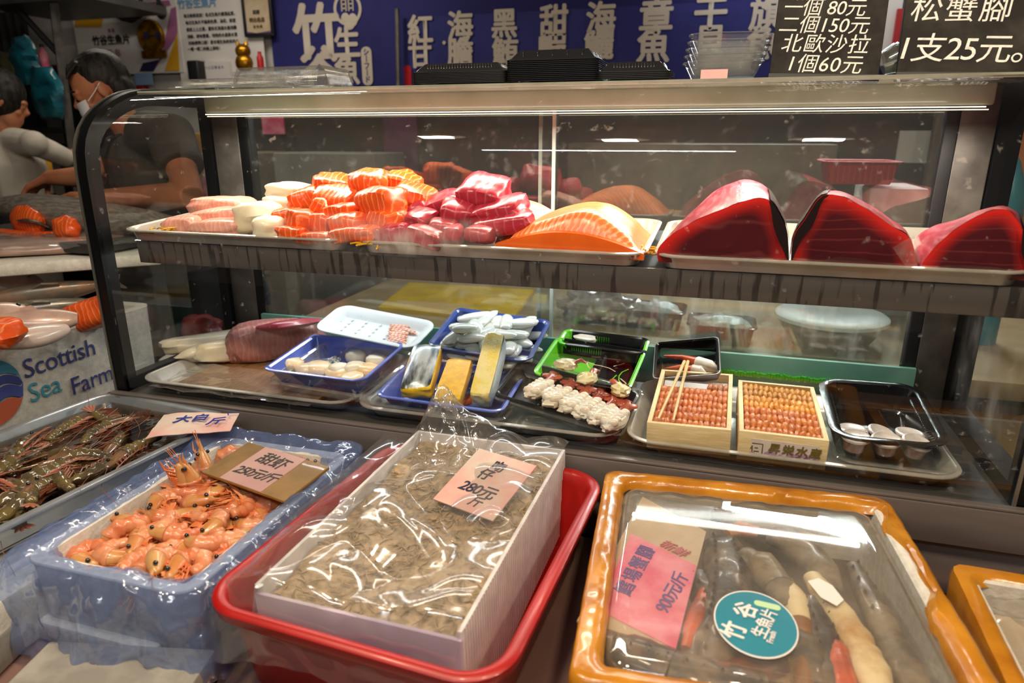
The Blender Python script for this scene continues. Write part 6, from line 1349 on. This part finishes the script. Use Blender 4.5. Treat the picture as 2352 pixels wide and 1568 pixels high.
# clear film over it
def filmz(a, b):
    x = -wx * .80 + a * wx * 1.30; y = -wy * .53 + b * wy * 1.12
    ab = lambda p, s_, o_: abs(noise.noise(V((p[0] * s_ + o_, p[1] * s_ - o_, o_)))); c2 = ab((x, y), 16, 5)
    z = -.016 + .085 * ab((x, y), 3.2, 2) + .045 * ab((x + .3 * y, y), 6.5, 5) + .012 * ab((x, y), 15, 7) - .010
    px, py = -.30 * wx, .50 * wy; r2 = ((x - px) / .05) ** 2 + ((y - py) / .06) ** 2; z += .085 * math.exp(-r2) * (.75 + .5 * rid((x, y, 0), 38, 3))
    if x < -wx * .5:
        f = min(1, (-wx * .5 - x) / (wx * .3)); z = z * (1 - f) + f * (-.030 + .004 * c2)
    if y < -wy * .49: z -= (-wy * .49 - y) * 1.0 + .004
    return V((x, y, z))
def filmfn(a, b):
    p = filmz(a, max(0, (b - .14) / .86))
    if b < .14: f = (.14 - b) / .14; p = V((p.x, p.y - .003 - .014 * f ** 1.5 - .010 * f * abs(noise.noise(V((p.x * 18, f * 2, 4)))), p.z - .002 - .078 * f * (1 + .25 * noise.noise(V((p.x * 9, 1, 3))))))
    return p
g = G(); g.grid(150, 170, filmfn); g.v = [v for v in g.v]
solo('clear_film', g, FILM, 'crumpled clear plastic film over the whitebait box and the left rim of the red bin', 'film', XM, smooth=180)
g = G(); a = P(595, 1345, z=.90); b = P(592, 1405, z=.84); g.tube([a, a * .5 + b * .5, b], [.006, .007, .008], 8, None, .5); solo('spoon_handle', g, WHITEP, 'white spoon handle stuck between the white box and the red bin', 'spoon')

# taped foam box of crab legs
Z5 = .888
M, sx, sy = frame4(P(1215, 1615, z=Z5), P(2252, 1640, z=Z5), P(2112, 1186, z=Z5), P(1446, 1064, z=Z5)); YM = M
Hh = .15
t = thing('crab_box', 'foam box edged with shiny orange tape holding crab legs under a clear sheet', 'foam box', M); g = G()
g.prof(sx / 2, sy / 2, .02, [(-.008, -Hh), (-.001, -.01), (-.003, -.001), (-.006, 0), (-.026, 0), (-.030, -.004), (-.034, -Hh + .02)], 4); part('body', g, FOAM, t, smooth=30)
g = G(); R = []; N = 200
for o, z, am in ((.001, -.085, .002), (.0025, -.05, .0015), (.003, -.012, .0015), (.001, .002, .001), (-.005, .005, .001), (-.016, .0045, .0015), (-.027, .003, .0015), (-.033, -.006, .002), (-.036, -.022, .002)):
    ring = []
    for p in ringpts(sx / 2 + o, sy / 2 + o, .022, N):
        n_ = p.normalized(); inner = o < -.02
        q = p + n_ * am * rid((p.x, p.y, z), 22, 3) + V((0, 0, z + am * 1.6 * rid((p.x, p.y, z), 30, 9) + (.010 * rid((p.x, p.y, 0), 9, 4) if z < -.02 else 0)))
        if inner and p.x > sx * .40 and p.y > -.1 * sy: q += V((.018 * max(0, rid((p.x, p.y, 0), 12, 6)) , 0, .004))
        ring.append(q)
    R.append(ring)
g.loft(R, False, False); part('tape', g, TAPE, t, 'shiny orange brown packing tape around the rim', smooth=60)
g = G(); g.box(sx - .08, sy - .08, .01, T(0, 0, -Hh + .04)); part('floor', g, mat('ochre_floor', '#6e5a46', .5, 0, '#463829', 8, 4), t)
g = G(); hx, hy = sx / 2 - .040, sy / 2 - .040
g.prof(hx, hy, .03, [(.006, -.030), (.004, -.012), (-.002, -.005), (-.010, -.003), (-.020, -.0035)], 8, None, False, True); o = solo('plastic_sheet', g, LID, 'hazy clear plastic cover over the crab legs', 'cover', M, smooth=180)
def onp(u, v, dz): # point on a level dz below the rim
    return P(u, v, z=Z5 + dz)
# big price card under the cover
cs = (onp(1300, 1430, -.022), onp(1545, 1560, -.022), onp(1625, 1215, -.014), onp(1478, 1130, -.014))
def quadthing(name, lab, cat, corners, m, th=.003):
    M, a, b = frame4(*corners); t = thing(name, lab, cat, M); g = G(); q = [M.inverted() @ p for p in corners]
    g.loft([[V((p.x, p.y, -th)) for p in q], [V((p.x, p.y, 0)) for p in q]]); part('card', g, m, t); return t, M, a, b
t, QM, qa, qb = quadthing('price_card', 'beige price card with a magenta panel under the clear cover of the crab box', 'price card', (onp(1325, 1425, -.022), onp(1545, 1515, -.022), onp(1622, 1220, -.016), onp(1476, 1140, -.016)), BEIGEP)
def local(M, u, v): 
    d = ray(u, v); n = M.col[2].to_3d(); p = EYE + d * ((M.translation - EYE).dot(n) / d.dot(n)); return M.inverted() @ p
g = G(); q = [local(QM, *uv) for uv in ((1372, 1400), (1552, 1492), (1600, 1300), (1450, 1226))]; g.loft([[V((p.x, p.y, 0)) for p in q], [V((p.x, p.y, .001)) for p in q]]); mgp = part('magenta_panel', g, MAGP, t)
def wr(g, M, s, u, v, du, dv, px, bold=.012, shear=.1, z=.0015, sp=1.):
    a, b = local(M, u, v), local(M, u + du, v + dv); d = b - a; g.text(s, px / ppm(M @ a), T(a.x, a.y, z) @ Rz(math.atan2(d.y, d.x)), bold, shear, sp)
g = G(); wr(g, QM, '鱈場蟹腳', 1462, 1310, 40, -70, 46, sp=1.15); wr(g, QM, '900元/斤', 1545, 1362, 36, -62, 44, .012, .2, .0015, .9); part('handwriting', g, INKP, mgp)
g = G(); wr(g, QM, '新鮮', 1548, 1262, 40, 20, 34, .02); part('red_handwriting', g, REDB, mgp)
g = G(); wr(g, QM, '日', 1502, 1188, 40, 20, 30, .01); part('black_handwriting', g, INK, t)
# sticker on the cover
c = P(1735, 1430, z=Z5 - .0020); k_ = ppm(c); SMX = T(c)
a, b = P(1735, 1430, z=Z5), P(1800, 1468, z=Z5); an = math.atan2((b - a).y, (b - a).x)
p1, p2 = (P(1640, 1400, z=Z5) - P(1832, 1462, z=Z5)).length / 2, (P(1700, 1492, z=Z5) - P(1765, 1362, z=Z5)).length / 2
t = thing('sticker', 'oval teal shop sticker with white characters on the clear cover', 'sticker', SMX)
g = G(); g.loft([[V((p1 * s * cos(2 * pi * i / 48), p2 * s * sin(2 * pi * i / 48), z)) for i in range(48)] for s, z in ((1.0, 0), (1.0, .0008))]); part('white_edge', g, PAPERW, t)
ov = G(); g = ov; g.loft([[V((p1 * .965 * cos(2 * pi * i / 48), p2 * .955 * sin(2 * pi * i / 48), z)) for i in range(48)] for z in (.0008, .0012)]); ovp = part('oval', g, TEALS, t)
g = G()
def st(s, u, v, px, b=.03): wr(g, SMX, s, u, v, 26, -62, px, b, 0, .0018)
st('竹', 1688, 1452, 58); st('谷', 1715, 1405, 54); wr(g, SMX, '生魚片', 1758, 1434, 26, -52, 38, .02, 0, .0018, .92); wr(g, SMX, 'Fresh', 1772, 1466, 14, -44, 20, .02, 0, .0018); part('lettering', g, PAPERW, ovp)
g = G(); q = local(SMX, 1762, 1392); g.prof(.017, .006, .005, [(0, .0012), (0, .0018)], 4, M=T(q.x, q.y, 0) @ Rz(-.1)); part('pale_pill', g, mat('pale_green', '#b9d8a8', .5), ovp)
g = G(); q = [local(SMX, *uv) for uv in ((1855, 1335), (1885, 1372), (1922, 1392), (1938, 1378), (1912, 1345), (1880, 1328))]; g.loft([[V((p.x, p.y, 0)) for p in q], [V((p.x, p.y, .0008)) for p in q]]); solo('torn_label', g, PAPERW, 'torn white label scrap on the clear cover right of the teal sticker', 'label', SMX)
# crab legs
def leg(lab, pts, rad_, mats, dz0=-.050, seg=None, bumps=0):
    dz = dz0 * .62; rad_ = [r * 1.12 for r in rad_]
    q = [onp(u, v, dz + (d_ if len(x) else 0)) for (u, v, d_), x in ((p if len(p) == 3 else (p[0], p[1], 0), (1,)) for p in pts)]
    t = thing('crab_limb', lab, 'crab leg', T(q[0]))
    cuts = seg or [len(q) - 1]; i0 = 0
    for k, c_ in enumerate(cuts):
        g = G(); pp = q[i0:c_ + 1]; rr = rad_[i0:c_ + 1]
        # refine
        P2, R2 = [], []
        for i in range(len(pp) - 1):
            for s in range(5): P2.append(pp[i].lerp(pp[i + 1], s / 5)); R2.append(rr[i] + (rr[i + 1] - rr[i]) * s / 5)
        P2.append(pp[-1]); R2.append(rr[-1]); R2 = [r * (1 + .22 * nz((i * .45, k, len(lab) * .3))) for i, r in enumerate(R2)]
        g.tube(P2, R2, 14, None, .8)
        if bumps:
            for i in range(bumps): j = i % len(P2); g.lathe([(.003, 0), (.0005, .006)], 6, T(P2[j] + V((R2[j] * .5 * (-1) ** i, 0, R2[j] * .7))))
        part('segment', g, mats[k % len(mats)], t, None, True, 60); i0 = c_
    return t
leg('thick cream crab leg at the right of the crab box', [(1865, 1325), (1900, 1375), (1945, 1440), (1985, 1500), (2010, 1570), (2030, 1640)], [.014, .018, .020, .018, .020, .018], [CRABW, CRABW], -.04, [3, 5])
leg('grey joint mass at the top of the cream crab leg', [(1760, 1230), (1810, 1240), (1860, 1280), (1900, 1330), (1915, 1360)], [.016, .024, .024, .022, .010], [CRABG], -.05)
leg('grey brown crab leg behind the teal sticker', [(1700, 1280), (1745, 1300), (1790, 1350), (1810, 1400)], [.018, .026, .022, .012], [CRABG, CRABG], -.045, [2, 3])
leg('yellow white crab leg running down beside the sticker', [(1800, 1340), (1825, 1380), (1838, 1430), (1845, 1500), (1850, 1600)], [.014, .018, .014, .012, .012], [CRABW, mat('crab_ochre', '#b98a44', .4, 0, '#8a5a2c', 12)], -.045, [2, 4])
leg('dark crab leg with bumps in the middle of the box', [(1860, 1385), (1885, 1440), (1905, 1520), (1915, 1620)], [.018, .022, .020, .018], [CRABD], -.055, None, 12)
leg('big dark spiny crab leg under the left of the sticker', [(1660, 1260), (1672, 1330), (1668, 1400), (1650, 1480), (1640, 1600)], [.03, .034, .034, .03, .028], [CRABD, CRABD], -.06, [2, 4], 14)
leg('orange red crab leg edge beside the price card', [(1622, 1345), (1606, 1400), (1590, 1450), (1575, 1490)], [.006, .012, .012, .006], [CRABR], -.040)
leg('bright orange claw tips at the bottom of the box', [(1905, 1455), (1925, 1495), (1930, 1530), (1945, 1600)], [.006, .012, .014, .012], [CRABR], -.04)
leg('dark crab leg along the bottom left of the box', [(1360, 1470), (1440, 1510), (1540, 1550), (1640, 1580), (1760, 1600)], [.02, .03, .032, .03, .026], [CRABD, CRABD], -.055, [2, 4], 12)
leg('reddish crab leg at the bottom centre of the box', [(1560, 1575), (1660, 1560), (1740, 1540), (1800, 1530)], [.02, .024, .02, .016], [mat('crab_maroon', '#4a2a22', .4, 0, '#8a4a30', 14, 4)], -.050)
leg('small orange crab joint at the back of the box', [(1670, 1225), (1700, 1215), (1740, 1222)], [.008, .014, .010], [mat('crab_tan', '#b98a60', .4, 0, '#c96a3a', 20, 4)], -.045)
for lb_, pts_, rr_, m_ in (('grey brown crab leg along the back left of the box', [(1640, 1180), (1700, 1200), (1790, 1215), (1900, 1235)], [.014, .02, .02, .012], CRABG), ('mottled crab leg at the lower centre behind the sticker', [(1700, 1500), (1780, 1480), (1850, 1500), (1880, 1600)], [.02, .03, .028, .024], CRABD), ('mottled grey crab leg at the far right of the box', [(1960, 1300), (2000, 1380), (2050, 1480), (2110, 1600)], [.012, .018, .02, .02], CRABG), ('dark knobby crab leg beside the magenta price card', [(1600, 1330), (1640, 1390), (1640, 1450), (1590, 1530)], [.02, .026, .028, .022], CRABD), ('ochre crab leg crossing the bottom of the box', [(1780, 1600), (1830, 1545), (1880, 1560), (1960, 1610)], [.012, .02, .02, .018], mat('crab_mottle', '#8a6a3c', .4, 0, '#4a3626', 26, 5))): leg(lb_, pts_, rr_, [m_], -.062, None, 8)
# neighbouring box at the right edge
Z6 = .850
M, sx, sy = frame4(P(2262, 1640, z=Z6), P(2560, 1660, z=Z6), P(2640, 1372, z=Z6), P(2152, 1296, z=Z6)); 
c0, c1 = P(2150, 1296, z=Z6), P(2420, 1340, z=Z6)
M = T(c0.x + .235, c0.y - .20, Z6) @ Rz(-.03); sx, sy = .44, .40
t = thing('taped_box', 'second orange taped foam box at the right edge of the photo', 'foam box', M); g = G(); g.prof(sx / 2, sy / 2, .02, [(-.006, -.125), (0, -.01), (-.004, 0), (-.024, 0), (-.030, -.004), (-.034, -.10)], 4); part('body', g, FOAM, t, smooth=30)
g = G(); R = []
for o, z, am in ((.002, -.06, .002), (.003, -.01, .0015), (0, .003, .001), (-.014, .0035, .001), (-.024, .002, .001), (-.031, -.012, .002)):
    R.append([p + p.normalized() * am * rid((p.x, p.y, z), 22, 3) + V((0, 0, z + .004 * rid((p.x, p.y, 0), 12, 1) * (1 if z < -.01 else .2))) for p in ringpts(sx / 2 + o, sy / 2 + o, .02, 120)])
g.loft(R, False, False); part('tape', g, TAPE, t, smooth=60)
g = G(); g.box(sx - .07, sy - .07, .006, T(0, 0, -.055)); part('packing', g, BEIGEP, t)
g = G(); g.grid(40, 40, lambda a, b: ((a - .5) * (sx - .07), (b - .5) * (sy - .07), -.022 + .018 * rid((a, b, 0), 5, 2) ** 2 + .008 * rid((a, b, 0), 12, 6) ** 3)); solo('clear_bag', g, FILM, 'crumpled clear bag inside the taped box at the right edge', 'bag', M, smooth=180)
g = G(); g.tube([V((-.07 + .05 * cos(a / 4), .00 + .045 * sin(a / 4), -.034)) for a in range(22)], .014, 8, None, .5); solo('blue_band', g, mat('navy_band', '#20285c', .4), 'navy blue ring inside the clear bag at the right edge', 'band', M)
